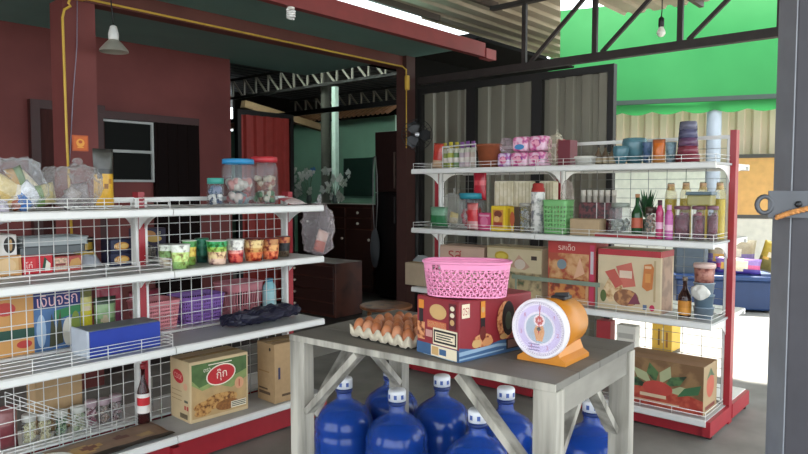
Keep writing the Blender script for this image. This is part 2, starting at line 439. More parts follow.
pr1 = on_y(243, 104, 9.4); pr2 = on_y(322, 128, 9.4)
o = MB().bar(pr1, pr2, .12, .12, C('#8a6f50', .7, name='tan_board')).build('trim_9'); o['kind'] = 'structure'
# red sheet-metal gate beside the maroon wall
xa, xb = on_y(237, 112, 5.98).x, on_y(293, 112, 5.98).x; zt = on_y(265, 112, 5.98).z
g = thing('sheet_metal_gate', 'red ribbed sheet metal gate beside the maroon wall', 'gate', (xa, 6.0, 0))
corrugated(MB(), xb-xa-.09, zt-.1, C('#9c3a33', .4, .15, var=.1, name='red_sheet'), pitch=.13, amp=.035, T=Matrix.Translation((.045, .0, .05))).build('ribbed_sheet', g)
m = MB(); L = xb-xa
m.box(0, -.03, 0, .045, .03, zt, frame_b); m.box(L-.045, -.03, 0, L, .03, zt, frame_b); m.box(.045, -.03, zt-.05, L-.045, .03, zt, frame_b); m.box(.045, -.03, 0, L-.045, .03, .05, frame_b); m.build('frame', g)

# ------------------------------------------------------------------ outside to the right
AD = Vector((-.334, .943, 0)); AN = Vector((.943, .334, 0)); A0 = Vector((9.0, 1.9, 0)); AR = math.atan2(-AD.y, -AD.x)
def aw_pt(t, n, z): p = A0+AD*t+AN*n; return Vector((p.x, p.y, z))
cream = C('#e2c8b4', .6, var=.06, scale=2, name='cream_sheet')
o_ = aw_pt(2.45, 1.35, 0)
mb = MB(); corrugated(mb, 10, 2.9, cream, pitch=.2, amp=.045, T=Matrix.Translation(o_) @ Matrix.Rotation(AR, 4, 'Z'))
struct(mb, 'wall_right', 'cream ribbed metal wall across the lane')
mb = MB(); MT = Matrix.Translation(o_) @ Matrix.Rotation(AR, 4, 'Z'); mb.box(0, -.1, 0, 10, -.05, 1.55, C('#e9e5d8', .6, name='white_board'), MT); struct(mb, 'trim_10', 'white lower band on the cream wall')
mb = MB(); q = aw_pt(.72, .06, 0); mb.lathe([(.085, 0), (.085, 2.36)], C('#9ca5ae', .6, name='pale_blue_paint'), 14, c=(q.x, q.y, 0)); struct(mb, 'trim_11', 'pale blue round post under the green awning')
og = thing('orange_board', 'large orange board leaning upright outside under the green awning', 'board', aw_pt(-.25, 1.1, 0), AR)
W = 1.25; b_z, a_z = .95, 1.72
MB().box(-W/2, -.02, .02, W/2, .02, b_z-.05, C('#d8d0c0', .6, name='pale_board')).build('lower_panel', og)
MB().box(-W/2, -.02, b_z, W/2, .02, a_z, C('#dca560', .6, name='orange_panel')).build('panel', og)
m = MB(); fk = C('#4a4640', .5, name='dark_frame'); m.box(-W/2-.06, -.03, 0, -W/2, .03, a_z+.05, fk); m.box(W/2, -.03, 0, W/2+.06, .03, a_z+.05, fk); m.box(-W/2, -.03, a_z, W/2, .03, a_z+.05, fk); m.box(-W/2, -.03, b_z-.05, W/2, .03, b_z, fk); m.build('frame', og)
# green awning
tarp = C('#3a8048', .8, spec=.1, var=.06, scale=3, name='green_tarpaulin')
nt = tarp.node_tree; b = nt.nodes['Principled BSDF']; outn = nt.nodes['Material Output']
trn = nt.nodes.new('ShaderNodeBsdfTranslucent'); trn.inputs['Color'].default_value = (.04, .3, .08, 1)
mx = nt.nodes.new('ShaderNodeMixShader'); mx.inputs['Fac'].default_value = .3
nt.links.new(b.outputs[0], mx.inputs[1]); nt.links.new(trn.outputs[0], mx.inputs[2]); nt.links.new(mx.outputs[0], outn.inputs['Surface'])
aw = thing('green_awning', 'bright green tarpaulin awning with scalloped valance', 'awning', (0, 0, 0))
mb = MB(); n = 26; m_ = 12; V = []
T0, T1 = 2.8, -2.2
for i in range(n+1):
    row = []
    for j in range(m_+1):
        s, t = i/n, j/m_
        row.append(mb.bm.verts.new(aw_pt(T0+(T1-T0)*s, .9*t, 2.40+1.5*t+.10*math.sin(PI*t)*abs(math.sin(s*PI*3))+.02*math.sin(9*s+4*t))))
    V.append(row)
for i in range(n):
    for j in range(m_): mb.face([V[i][j], V[i+1][j], V[i+1][j+1], V[i][j+1]], tarp, True)
mb.build('canopy', aw)
mb = MB(); prev = None
for i in range(141):
    t = T0+(T1-T0)*i/140
    a_ = mb.bm.verts.new(aw_pt(t, -.03, 2.40)); b_ = mb.bm.verts.new(aw_pt(t, -.045, 2.27-.04*abs(math.sin(t*PI/.36))))
    if prev: mb.face([prev[0], a_, b_, prev[1]], tarp, True)
    prev = (a_, b_)
mb.build('valance', aw)
MB().bar(aw_pt(T0, -.075, 2.395), aw_pt(T1, -.075, 2.395), .04, .055, C('#33423a', .6, name='awning_bar')).build('front_bar', aw)
for t in (T0-.05, T1+.05): MB().bar(aw_pt(t, .02, 0), aw_pt(t, .02, 2.36), .04, .04, C('#33423a', .6, name='awning_bar')).build('post', aw)

# near steel post with its lug and rope
ps = thing('steel_post', 'dark grey square steel post nearest the camera', 'post', (2.069, .379, 0), R(36.5))
MB().box(-.05, -.05, 0, .05, .05, RZ-.002, C('#3b393f', .6, .1, var=.1, name='shaded_face_steel'), bev=.004).build('tube', ps)  # darker tone stands for the shaded right face of the post
MB().box(-.0495, .0501, 0, .05, .0535, RZ-.002, C('#85888e', .5, .1, var=.1, name='lit_face_steel')).build('lit_face_plate', ps)  # paler plate paints in the lighter left face of the same post
lug = MB(); ls = C('#6e7075', .5, .4, name='plate_steel')
c_ = on_x(785, 202, 1.98)
# lug plate: fixed to the post's lit face
lug = thing('lug_plate', 'grey steel plate with round eye bolted to the near post', 'bracket', (0, 0, 0))
d = (RT*.999).normalized(); n_ = -Vector((math.cos(R(11)), math.sin(R(11)), 0)); 
p0 = Vector((0, 0, EYE)) + ray(763, 204)*1.775; p1 = Vector((0, 0, EYE)) + ray(812, 200)*1.735
ux = (p1-p0); ux.z = 0; Lp = ux.length; ux.normalize(); nn = ux.cross(Vector((0, 0, 1)))
TM = Matrix(((ux.x, -nn.x, 0, p0.x), (ux.y, -nn.y, 0, p0.y), (0, 0, 1, p0.z), (0, 0, 0, 1)))
m = MB(); m.box(.012, -.004, -.035, Lp, .004, .035, C('#5e6065', .5, .4, name='plate_steel'), TM); m.build('plate', lug)
m = MB(); m.tube([TM @ Vector((.004+.018*math.cos(q*PI/8), 0, -.002+.022*math.sin(q*PI/8))) for q in range(16)], .0065, C('#5e6065', .5, .4, name='plate_steel'), 8, closed=True); m.build('eye', lug)
m = MB(); m.lathe([(0, 0), (.009, 0), (.009, .006), (0, .006)], C('#3a3b3e', .4, .6, name='bolt_steel'), 6, mat=TM @ Matrix.Translation((Lp*.72, -.004, 0)) @ Matrix.Rotation(PI/2, 4, 'X')); m.build('bolt', lug)
rp = MB()
q0 = TM @ Vector((.03, -.012, -.035)); q1 = TM @ Vector((Lp*.6, -.012, -.02)); q2 = TM @ Vector((Lp+.03, -.012, .0))
ropem = C('#c98a4e', .8, var=.3, scale=90, name='orange_rope')
for k in range(3):
    pts = []
    for i in range(25):
        t = i/24; p = q0.lerp(q1, t*2) if t < .5 else q1.lerp(q2, t*2-1); a = t*30+k*2.094
        pts.append(p+Vector((0, 0, 1))*math.cos(a)*.004+nn*math.sin(a)*.004)
    rp.tube(pts, .0042, ropem, 6)
tag(rp.build('rope'), 'short orange rope hanging across the steel plate on the near post', 'rope')

# yellow conduit and its boxes
yel = C('#caa23c', .5, name='yellow_conduit')
pa = on_y(63.5, 40, 4.36)
def cond(pts, label, r=.0085):
    tag(MB().tube(pts, r, yel, 8).build('conduit_pipe'), label, 'pipe')
px = pa.x
bx = on_y(77, 4, 4.36)
cond([(px+.02, 4.365, .95), (px+.005, 4.365, 1.6), (px, 4.365, 2.36), (px+.012, 4.365, 2.41), (px+.05, 4.365, 2.44), (bx.x-.05, 4.365, 2.455), (bx.x-.035, 4.365, 2.50)], 'yellow conduit running down the front of the maroon pillar')
jb = thing('junction_box', 'yellow junction box on the brown beam above the pillar', 'electrical box', (bx.x, 4.352, 2.495))
MB().box(-.045, -.025, -.01, .045, .025, .07, yel, bev=.006).build('body', jb)
MB().lathe([(0, 0), (.025, 0), (.025, .008), (0, .008)], yel, 12, mat=Matrix.Translation((0, -.025, .03)) @ Matrix.Rotation(PI/2, 4, 'X')).build('lid', jb)
cond([(bx.x+.045, 4.365, 2.505), (3.4, 4.365, 2.50), (4.98, 4.365, 2.495), (4.985, 4.32, 2.46), (4.985, 4.32, 2.40)], 'yellow conduit running along the lower edge of the brown beam', .0075)
jb2 = thing('junction_box', 'yellow junction box on the dark corner column', 'electrical box', (4.985, 4.32, 2.26))
MB().box(-.02, -.035, -.0, .012, .0, .14, yel, bev=.005).build('body', jb2); MB().box(-.027, -.03, .01, -.02, -.005, .13, yel).build('lid', jb2)
cond([(4.985, 4.318, 2.26), (4.985, 4.318, 1.7)], 'thin yellow conduit below the box on the corner column', .006)
ca_, cb_ = on_y(78, 24, 4.37), on_y(69, 150, 4.37)
tag(MB().tube([(ca_.x, 4.372, 2.488), (ca_.x-.01, 4.37, 2.2), (ca_.x-.04, 4.372, 1.9), (cb_.x, 4.372, cb_.z-.1)], .003, C('#8a8494', .5, name='grey_cord'), 5).build('loose_cord'), 'thin grey cord hanging on the maroon pillar beside the yellow conduit', 'cord')
# sticker with a lamp sign on the pillar
so = on_y(80, 144, 4.39)
st = thing('orange_sign', 'small orange square sign on the maroon pillar', 'sign', (so.x, 4.39, so.z-.045))
m = MB(); m.box(-.05, -.006, 0, .05, 0, .1, C('#c8571e', .5, name='orange_print'))
m.prints(face_frame('front', .1, .012, .1), .1, .1, [('rect', .08, .08, .92, .92, C('#d96a22', .5)), ('ell', .5, .52, .26, .26, C('#f0a53c', .5)), ('ell', .5, .58, .12, .1, C('#c8571e', .5)), ('rect', .3, .2, .7, .26, C('#f0a53c', .5))]); m.build('plate', st)

# lamps
lp = on_y(114, 52, 4.2)
pl = thing('pendant_lamp', 'grey cone shaped pendant lamp hanging near the maroon pillar', 'lamp', (lp.x, 4.2, lp.z))
m = MB(); m.lathe([(.088, 0), (.085, .012), (.05, .055), (.03, .075), (.026, .075), (.046, .05), (.082, .006), (.088, 0)], C('#b6b1a4', .4, .5, name='grey_enamel'), 24); m.build('lamp_shade', pl)
m = MB(); m.lathe([(0, .06), (.03, .065), (.032, .11), (.02, .16), (0, .17)], C('#d9d9d5', .4, name='white_ceramic'), 16); m.build('socket', pl)
MB().tube([(0, 0, .165), (0, .02, .3), (0, .05, 2.6-lp.z)], .004, BLACK, 6).build('cord', pl)
cf = on_y(291, 19, 3.53)
cl = thing('spiral_bulb', 'white spiral energy saving bulb under the red fascia beam', 'light bulb', (cf.x, 3.53, cf.z))
m = MB(); pts = []
for i in range(70):
    a = i/70*2*PI*3.5; pts.append((.024*math.cos(a), .024*math.sin(a), .004+.055*i/70))
m.tube(pts, .0075, C('#f2f2ee', .3, name='white_glass'), 7); m.build('spiral_tube', cl)
m = MB(); m.lathe([(0, .06), (.025, .062), (.027, .09), (.016, .1), (.016, 2.5-cf.z), (0, 2.5-cf.z)], C('#e8e6df', .4, name='white_plastic'), 16); m.build('socket', cl)
bu = on_x(661, 37, 4.9)
bb = thing('light_bulb', 'bare round bulb in a black socket before the green awning', 'light bulb', (bu.x, bu.y, bu.z))
m = MB(); m.lathe([(0, 0), (.018, .004), (.03, .022), (.03, .038), (.018, .062), (.013, .075)], C('#f0efe2', .2, alpha=.85, name='bulb_glass'), 16); m.build('bulb', bb)
m = MB(); m.lathe([(.014, .07), (.02, .075), (.02, .13), (.006, .145), (0, .145)], BLACK, 12); m.build('socket', bb)
MB().tube([(0, 0, .14), (.01, 0, .2), (0, 0, RZ-bu.z)], .004, BLACK, 6).build('cord', bb)

# ================================================================== SHELVING
def gondola(root, bays, dep, levels, basedep, top, vs, hs, guards, lipr=.034, barside=True, white_front=True, rear=(), wirec='#dcdcd8', wirer=.0022):
    """local x along the run (left to right seen from the front), front is -y"""
    xs = [0]
    for b in bays: xs.append(xs[-1]+b)
    for i, x in enumerate(xs):
        m = MB(); m.box(x-.016, -.028, 0, x+.016, .028, top, RED); m.build('upright', root)
        if white_front:
            m = MB()
            for sgn in (-1, 1):
                xx = x+sgn*.023; hw = .007
                if 0 <= xx <= xs[-1]+.0: m.box(xx-hw, -.024, .1, xx+hw, .024, top-.03, WHITE)
            if m.mats: m.build('slotted_rail', root)
            else: m.bm.free()
        for s in (-1, 1):
            m = MB(); m.box(x-.02, min(s*.028, s*basedep), .02, x+.02, max(s*.028, s*basedep), .10, RED); f = m.build('base_foot', root)
            m = MB(); m.lathe([(0, 0), (.016, 0), (.016, .02), (0, .02)], BLACK, 10, c=(x, s*(basedep-.05), 0)); m.build('levelling_foot', f)
    for bi, b in enumerate(bays):
        x0, x1 = xs[bi]+.002, xs[bi+1]-.002
        # mesh back
        m = MB(); xa, xb = x0+.035, x1-.035; n = round((xb-xa)/vs); nz = round((top-.18)/hs)
        wm = C(wirec, .4, name='wire')
        for k in range(n+1):
            x = xa+(xb-xa)*k/n; m.tube([(x, 0, .12), (x, 0, top-.03)], wirer, wm, 4)
        for k in range(nz+1):
            z = .13+(top-.17)*k/nz; m.tube([(xa, .003, z), (xb, .003, z)], wirer, wm, 4)
        m.box(xa-.012, -.008, top-.045, xb+.012, .008, top-.025, WHITE)
        m.build('wire_mesh', root)
        for s in (-1, 1):
            for li, z in enumerate(levels):
                dd = basedep if li == 0 else dep
                y0, y1 = (-dd, -.03) if s < 0 else (.03, dd)
                m = MB()
                m.box(x0, y0, z-.012, x1, y1, z, C('#a9abab', .45, var=.05, name='grey_shelf_top') if s < 0 else WHITE)
                # rolled front lip
                yf = -dd if s < 0 else dd
                pr = [(0, .002), (.010*s, -.004), (.012*s, -lipr+.006), (.006*s, -lipr), (-.01*s, -lipr), (-.01*s, -.012), (0, -.012)]
                a = [m.bm.verts.new((x0, yf+q, z+w)) for q, w in pr]; c = [m.bm.verts.new((x1, yf+q, z+w)) for q, w in pr]
                for k in range(len(pr)): m.face([a[k], a[(k+1) % len(pr)], c[(k+1) % len(pr)], c[k]], WHITE)
                m.face(a, WHITE); m.face(c, WHITE)
                m.build('shelf', root)
                if li:
                    for xx in (x0+.012, x1-.012):
                        L = dep*.82
                        pts = [(0, 0), (-L, 0)]
                        for q in range(9):
                            t = q/8; pts.append((-L*(1-t), -.016-.075*t**3.2))
                        m = MB(); m.prism(pts, .004, WHITE, Matrix(((0, 1, 0, xx), (-s, 0, 0, s*.03), (0, 0, 1, z-.0125), (0, 0, 0, 1))) if s > 0 else Matrix(((0, 1, 0, xx), (1, 0, 0, -.03), (0, 0, 1, z-.0125), (0, 0, 0, 1))))
                        m.build('bracket', root)
            if True:
                m = MB(); yk = s*(basedep-.03); m.box(x0+.02, yk-.006, .012, x1-.02, yk+.006, levels[0]-.013, RED); m.build('kick_plate', root)
        for (gb, gl, nw, gh) in guards:
            if gb != bi: continue
            dd = basedep if gl == 0 else dep
            m = MB(); z = levels[gl]; y = -dd+.004
            for k in range(nw): m.tube([(x0+.005, y, z+gh*(k+1)/nw), (x1-.005, y, z+gh*(k+1)/nw)], .002, WHITE, 4)
            k = x0+.005
            while k < x1: m.tube([(k, y+.003, z), (k, y+.003, z+gh)], .002, WHITE, 4); k += (x1-x0-.01)/6
            for xe in [q for q in (x0+.005, x1-.005) if wirec != '#7d7d7a' or q < .1 or q > xs[-1]-.1]:
                for k in range(nw): m.tube([(xe, y, z+gh*(k+1)/nw), (xe, -.06, z+gh*(k+1)/nw)], .002, WHITE, 4)
            m.build('wire_guard', root)
    for (gb, gl, yy) in rear:
        x0, x1 = xs[gb]+.03, xs[gb+1]-.03; m = MB(); z = levels[gl]
        for k in range(4): m.tube([(x0, yy, z+.004+.016*k), (x1, yy, z+.004+.016*k)], .002, WHITE, 4)
        for k in range(8): xx = x0+(x1-x0)*k/7; m.tube([(xx, yy+.003, z), (xx, yy+.003, z+.052)], .002, WHITE, 4)
        m.build('wire_guard', root)

LY = 3.11; LF = 2.80
LZ = [.154, .573, .925, 1.21]
Lg = thing('shelving_unit', 'white and red double sided shop shelving along the maroon wall', 'shelf', (.69, LY, 0))
gondola(Lg, (.915, .915), .31, LZ, .31, 1.285, .06, .057, [(0, 3, 3, .05), (0, 2, 3, .055), (0, 1, 4, .06)], rear=[(0, 0, -.04)])
RX = 3.95; RY0 = 3.10; RY1 = 1.055; RF = 3.64
RZS = [.105, .60, 1.023, 1.44]
Rg = thing('shelving_unit', 'white and red double sided shop shelving before the open lane', 'shelf', (RX, RY0, 0), -PI/2)
gondola(Rg, (1.0, 1.045), .31, RZS, .37, 1.62, .11, .055, [(0, 3, 2, .04), (1, 3, 2, .04), (0, 2, 2, .04), (1, 2, 2, .04), (1, 1, 2, .04), (1, 0, 2, .04)], white_front=True, wirec='#7d7d7a', wirer=.0019)  # mesh wires coloured darker here to paint in the backlight

# ================================================================== TABLE
wood = mix_mat('grey_painted_wood', '#6a665e', '#b8b3a7', 16, rough=.75, stretch=(1, 1, .1), lo=.33, hi=.62, bump=.25)
woodh = mix_mat('grey_painted_wood_rail', '#77736b', '#9e9a90', 9, rough=.75, stretch=(.4, .12, 1), lo=.3, hi=.7, bump=.2)
topw = mix_mat('weathered_grey_top', '#5f5c56', '#807d75', 5, rough=.6, stretch=(1, .25, 1), lo=.3, hi=.75, bump=.1)
TZ = .78
tl = on_z(289, 334, TZ); tn = on_z(557, 384, TZ); tf = on_z(635, 342, TZ)
ang = math.atan2((tf-tn).y, (tf-tn).x); TWX = (tf-tn).length; TWY = (tl-tn).length
tc = (tl+tf)/2
tb = thing('work_table', 'weathered grey wooden table with diagonal braces in the foreground', 'table', (tc.x, tc.y, 0), ang)
hx, hy = TWX/2, TWY/2
m = MB(); n = 4
for k in range(n):
    m.box(-hx+TWX*k/n+.001, -hy, TZ-.022, -hx+TWX*(k+1)/n-.001, hy, TZ, topw, bev=.002)
m.box(-hx-.004, -hy, TZ-.022, -hx+.0005, hy, TZ-.001, wood); m.build('tabletop', tb)
for sx in (-1, 1):
    for sy in (-1, 1):
        m = MB(); lw = .072; xa = sx*(hx-.0005); ya = sy*(hy+.003)
        m.box(min(xa, xa-sx*.05), min(ya, ya-sy*lw), 0, max(xa, xa-sx*.05), max(ya, ya-sy*lw), TZ-.023, wood, bev=.003); m.build('leg', tb)
for sy in (-1, 1):
    m = MB(); m.box(-hx+.056, sy*(hy-.02)-.014, TZ-.1, hx-.056, sy*(hy-.02)+.014, TZ-.0235, woodh, bev=.002); m.build('apron', tb)
for sx in (1,):
    m = MB(); m.box(sx*(hx-.03)-.012, -hy+.076, TZ-.1, sx*(hx-.03)+.012, hy-.076, TZ-.0235, woodh, bev=.002); m.build('apron', tb)
for sx in (-1,):
    for sy in (-1, 1):
        m = MB(); x = sx*(hx-.02)
        m.bar((x, sy*(hy-.075), TZ-.27), (x, sy*(hy-.315), TZ-.030), .022, .045, wood, up=(1, 0, 0)); m.build('brace', tb)
for sy in (-1, 1):
    for sx in (-1, 1):
        m = MB(); y = sy*(hy-.05); m.bar((sx*(hx-.056), y, TZ-.30), (sx*.06, y, TZ-.105), .022, .04, wood, up=(0, 1, 0)); m.build('brace', tb)
# ================================================================== BUILDERS FOR GOODS
def LB(x0, x1, yt, Yf, z=None):
    """left shelves: centre x, width, height of something whose front stands on plane y = Yf"""
    ym = yt+15; a = on_y(x0, ym, Yf); b = on_y(x1, ym, Yf); t = on_y((x0+x1)/2, yt, Yf)
    return (a.x+b.x)/2, b.x-a.x, t.z-(z or 0)
def RB_(x0, x1, yt, Xf, z=0):
    ym = yt+15; a = on_x(x0, ym, Xf); b = on_x(x1, ym, Xf); t = on_x((x0+x1)/2, yt, Xf)
    return (a.y+b.y)/2, a.y-b.y, t.z-z
QR = -PI/2

def carton(name, label, loc, rot, w, d, h, base, prints=None, group=None, cat='carton', tape=True):
    t = thing(name, label, cat, loc, rot, group)
    m = MB(); m.box(-w/2, -d/2, 0, w/2, d/2, h-.002, base, bev=min(.003, h*.05))
    for side, items in (prints or {}).items():
        W, H = face_size(side, w, d, h); m.prints(face_frame(side, w, d, h-.002), W, H, items)
    m.build('body', t)
    for s in (-1, 1):
        m = MB(); m.box(-w/2+.002, min(s*.001, s*(d/2-.001)), h-.002, w/2-.002, max(s*.001, s*(d/2-.001)), h, base); m.build('flap', t)
    if tape:
        m = MB(); m.box(-w/2, -.02, h, w/2, .02, h+.0004, C('#b8955f', .25, name='packing_tape')); m.build('tape', t)
    return t

def cup(label, loc, r, h, bands, lid='#e9e6dc', name='noodle_cup', group=None, cat='cup'):
    t = thing(name, label, cat, loc, random.uniform(0, 6), group)
    rb = r*.78; prof = [(0, 0), (rb, 0)]; ms = [C(bands[0][1], .35)]
    z0 = 0
    for f, c in bands:
        prof.append((rb+(r-rb)*f, h*f*.97)); ms.append(spot(c))
    m = MB(); m.lathe(prof, None, 24, ms=ms)
    m.build('body', t)
    m = MB(); m.lathe([(r*.98, h*.965), (r*1.04, h*.965), (r*1.04, h*.985), (r*.9, h), (0, h)], C(lid, .3), 24); m.build('lid', t)
    return t

def jar(label, loc, r, h, lid, contents, name='plastic_jar', group=None, lidh=.16, square=False, cat='jar', neck=.86, glass=None, fill=None):
    t = thing(name, label, cat, loc, random.uniform(0, 1), group)
    hb = h*(1-lidh)
    m = MB(); m.lathe([(0, .001), (r*.92, .001), (r, h*.04), (r, hb*.86), (r*neck, hb), (r*neck*.97, hb), (r*.97, hb*.85), (r*.97, h*.05), (0, .004)], glass or CLEAR, 24); m.build('body', t)
    m = MB(); m.lathe([(r*neck*1.0, hb-.001), (r*neck*1.1, hb), (r*neck*1.1, h*.985), (r*neck, h), (0, h)], C(lid, .35), 24); m.build('lid', t)
    if fill:
        m = MB(); m.lathe([(0, .005), (r*.9, .005), (r*.95, hb*.8), (0, hb*.8)], C(fill, .2, alpha=.72), 20); m.build('brine', t)
    for k, (z0, z1, cols) in enumerate(contents):
        m = MB(); rnd = random.Random(len(label)+k)
        nn = 40
        for q in range(nn):
            a = rnd.uniform(0, 2*PI); rr = r*.66*math.sqrt(rnd.random()); s = r*.3
            z = h*z0+s*.8+(h*(z1-z0)-s*1.5)*rnd.random()
            m.ell((rr*math.cos(a), rr*math.sin(a), z), (s, s*.7, s*.8), C(rnd.choice(cols), .35), 8, 5, mat=None)
        o = m.build('contents', t); o['kind'] = 'stuff'
    return t

def bottle(label, loc, r, h, body, cap, labelc=None, lab=(.28, .55), liquid=None, name='bottle', group=None, shoulder=.6, neckr=.36, capf=.06, text=None, cat='bottle', rot=0, alpha=.85):
    t = thing(name, label, cat, loc, rot, group)
    m = MB(); hb = h*(1-capf)
    bm_ = C(body, .12, alpha=alpha, name='bottle_glass')
    prof = [(0, .002), (r*.9, 0), (r, h*.03), (r, h*shoulder), (r*.93, h*(shoulder+.05)), (r*.62, h*(shoulder+.14)), (r*neckr, h*(shoulder+.24)), (r*neckr*.92, hb)]
    m.lathe(prof+[(0, hb)], bm_, 20); m.build('body', t)
    if liquid:
        m = MB(); m.lathe([(0, .006), (r*.86, .006), (r*.93, h*.04), (r*.93, h*shoulder*.92), (0, h*shoulder*.92)], C(liquid, .2), 18); m.build('liquid', t)
    m = MB(); m.lathe([(r*neckr*1.0, hb-.006), (r*neckr*1.15, hb-.006), (r*neckr*1.15, h), (0, h)], C(cap, .35), 16); m.build('cap', t)
    if labelc:
        m = MB(); z0, z1 = lab; cols = labelc if isinstance(labelc, list) else [labelc]; n = len(cols)
        for k, c in enumerate(cols):
            m.lathe([(r*1.012, h*(z0+(z1-z0)*k/n)), (r*1.012, h*(z0+(z1-z0)*(k+1)/n))], C(c, .5), 24)
        if text:
            a = math.atan2(-loc[1], -loc[0])-rot
            T = Matrix.Rotation(a, 4, 'Z') @ Matrix(((0, 0, 1, r*1.03), (1, 0, 0, 0), (0, 1, 0, h*(z0+(z1-z0)*text[2])), (0, 0, 0, 1)))
            m.text(text[0], T, h*(z1-z0)*.22, C(text[1], .5), r*1.4)
        m.build('label', t)
    return t

def pouch_mesh(m, w, h, d, bands, T=Matrix.Identity(4), blotch=None, seed=1):
    """pillow bag standing in the x-z plane, faces -y/+y; bands [(v_end, colour)]"""
    nx, nz = 10, 12; G = {}
    for s in (-1, 1):
        for i in range(nx+1):
            for j in range(nz+1):
                u, v = i/nx, j/nz
                b = (max(0, math.sin(PI*u))**.6)*(max(0, math.sin(PI*v))**.5)
                k = noise.noise(Vector((u*4+seed, v*4, s)))*.25+1
                if (i in (0, nx) or j in (0, nz)) and s == 1: G[s, i, j] = G[-1, i, j]; continue
                G[s, i, j] = m.bm.verts.new(T @ Vector(((u-.5)*w*(1-.06*math.sin(PI*v)), s*d/2*b*k, v*h)))
    for s in (-1, 1):
        for i in range(nx):
            for j in range(nz):
                v = (j+.5)/nz; c = bands[-1][1]
                for e, cc in bands:
                    if v <= e: c = cc; break
                if blotch and s == -1:
                    for (bu, bv, br, bc) in blotch:
                        if ((i+.5)/nx-bu)**2+((v-bv)*h/w)**2 < br*br: c = bc
                q = [G[s, i, j], G[s, i+1, j], G[s, i+1, j+1], G[s, i, j+1]]
                m.face(q if s < 0 else q[::-1], C(c, .28, var=.12, scale=50), True)
def pouch(label, loc, rot, w, h, d, bands, name='snack_packet', group=None, blotch=None, tilt=0., cat='packet', roll=0.):
    m = MB(); pouch_mesh(m, w, h, d, bands, Matrix.Rotation(tilt, 4, 'X') @ Matrix.Rotation(roll, 4, 'Y'), blotch, seed=len(label))
    zz = min(v.co.z for v in m.bm.verts)
    o = m.build(name, None, (loc[0], loc[1], loc[2]-zz+.0005), rot); return tag(o, label, cat, group)

def clear_bag(label, loc, size, name='plastic_bag', inner=(), mat=None, seed=1., group=None, cat='bag', rot=0., knot=True):
    t = thing(name, label, cat, loc, rot, group); w, d, h = size
    m = MB(); m.ell((0, 0, h*.46), (w/2*.92, d/2*.88, h*.44), mat or FILM, 64, 40, crumple=min(size)*.13, freq=2.6/min(size), seed=seed, power=.75)
    for v in m.bm.verts:
        nv = noise.noise_vector(v.co*9/min(size)+Vector((seed*3, 1, seed))); v.co += nv*min(size)*.075*abs(noise.noise(v.co*4/min(size)))*3.2
    zz = min(v.co.z for v in m.bm.verts)
    for v in m.bm.verts: v.co.z -= zz-.001
    m.build('film', t)
    if knot:
        m = MB(); m.ell((w*.1, 0, h*.96), (w*.09, w*.07, h*.1), mat or FILM, 12, 8, crumple=.006, freq=60, seed=seed); m.build('knot', t)
    for k, (dx, dz, ww, hh, dd, bands, tl, rl) in enumerate(inner):
        m = MB(); pouch_mesh(m, ww, hh, dd, bands, Matrix.Translation((dx, 0, dz)) @ Matrix.Rotation(tl, 4, 'X') @ Matrix.Rotation(rl, 4, 'Y'), seed=k+seed); m.build('snack_packet', t)
    return t

def basket(name, label, loc, rot, w, d, h, color, pattern, taper=.86, power=.4, n=96, k=16, group=None, rim=.005, alpha_handle=False, thick=.0025):
    t = thing(name, label, 'basket', loc, rot, group); cm = C(color, .4, var=.05)
    m = MB(); V = []
    ring = []
    for q in range(2001):
        a = 2*PI*q/2000; x, y = math.cos(a), math.sin(a)
        ring.append((math.copysign(abs(x)**power, x)*w/2, math.copysign(abs(y)**power, y)*d/2))
    acc = [0.]
    for q in range(2000): acc.append(acc[-1]+math.hypot(ring[q+1][0]-ring[q][0], ring[q+1][1]-ring[q][1]))
    import bisect
    def pt(u, v):
        s = taper+(1-taper)*v; L = (u % 1)*acc[-1]; q = min(1999, max(0, bisect.bisect(acc, L)-1))
        f = (L-acc[q])/max(1e-9, acc[q+1]-acc[q])
        x = ring[q][0]+(ring[q+1][0]-ring[q][0])*f; y = ring[q][1]+(ring[q+1][1]-ring[q][1])*f
        return (x*s, y*s, v*h+.002)
    for j in range(k+1): V.append([m.bm.verts.new(pt(i/n, j/k)) for i in range(n)])
    for j in range(k):
        for i in range(n):
            if not pattern(i, j, n, k): m.face([V[j][i], V[j][(i+1) % n], V[j+1][(i+1) % n], V[j+1][i]], cm, True)
    m.face([V[0][i] for i in range(n)][::-1], cm)
    m.build('wall', t, mods=[('SOLIDIFY', {'thickness': thick, 'offset': -1.})])
    m = MB(); m.tube([Vector(pt(i/48, 1)) for i in range(48)], rim, cm, 8, closed=True); m.build('rim', t)
    return t
def slots(pn, vn, lo=.12, hi=.86, frac=.45, vfrac=.55):
    def f(i, j, n, k):
        v = (j+.5)/k
        if v < lo or v > hi: return False
        return ((i*pn/n) % 1) < frac and (((v-lo)/(hi-lo)*vn) % 1) < vfrac
    return f
# ================================================================== GOODS ON THE TABLE
# egg tray, six by five, and its eggs
a = on_z(348, 336.5, TZ); b = on_z(408.5, 351, TZ)
ux = (b-a).normalized(); dep = Vector((-ux.y, ux.x, 0)); pitch_ = .0485
tray_c = (a+b)/2+dep*(5*pitch_/2+.004); trot = math.atan2(ux.y, ux.x)
tray = thing('egg_tray', 'cream pulp egg tray full of brown eggs on the grey table', 'egg tray', (tray_c.x, tray_c.y, TZ+.001), trot)
pulp = C('#cfc4ae', .9, var=.08, scale=60, bump=.3, name='pulp')
m = MB(); NU, NV = 6*12, 5*12; V = []
for i in range(NU+1):
    row = []
    for j in range(NV+1):
        u, v = i/12, j/12; cx, cy = -math.cos(2*PI*u), -math.cos(2*PI*v)
        z = .006+.038*(1-.5*(cx+cy))*.5
        x, y = (u-3)*pitch_, (v-2.5)*pitch_
        row.append(m.bm.verts.new((x, y, z)))
    V.append(row)
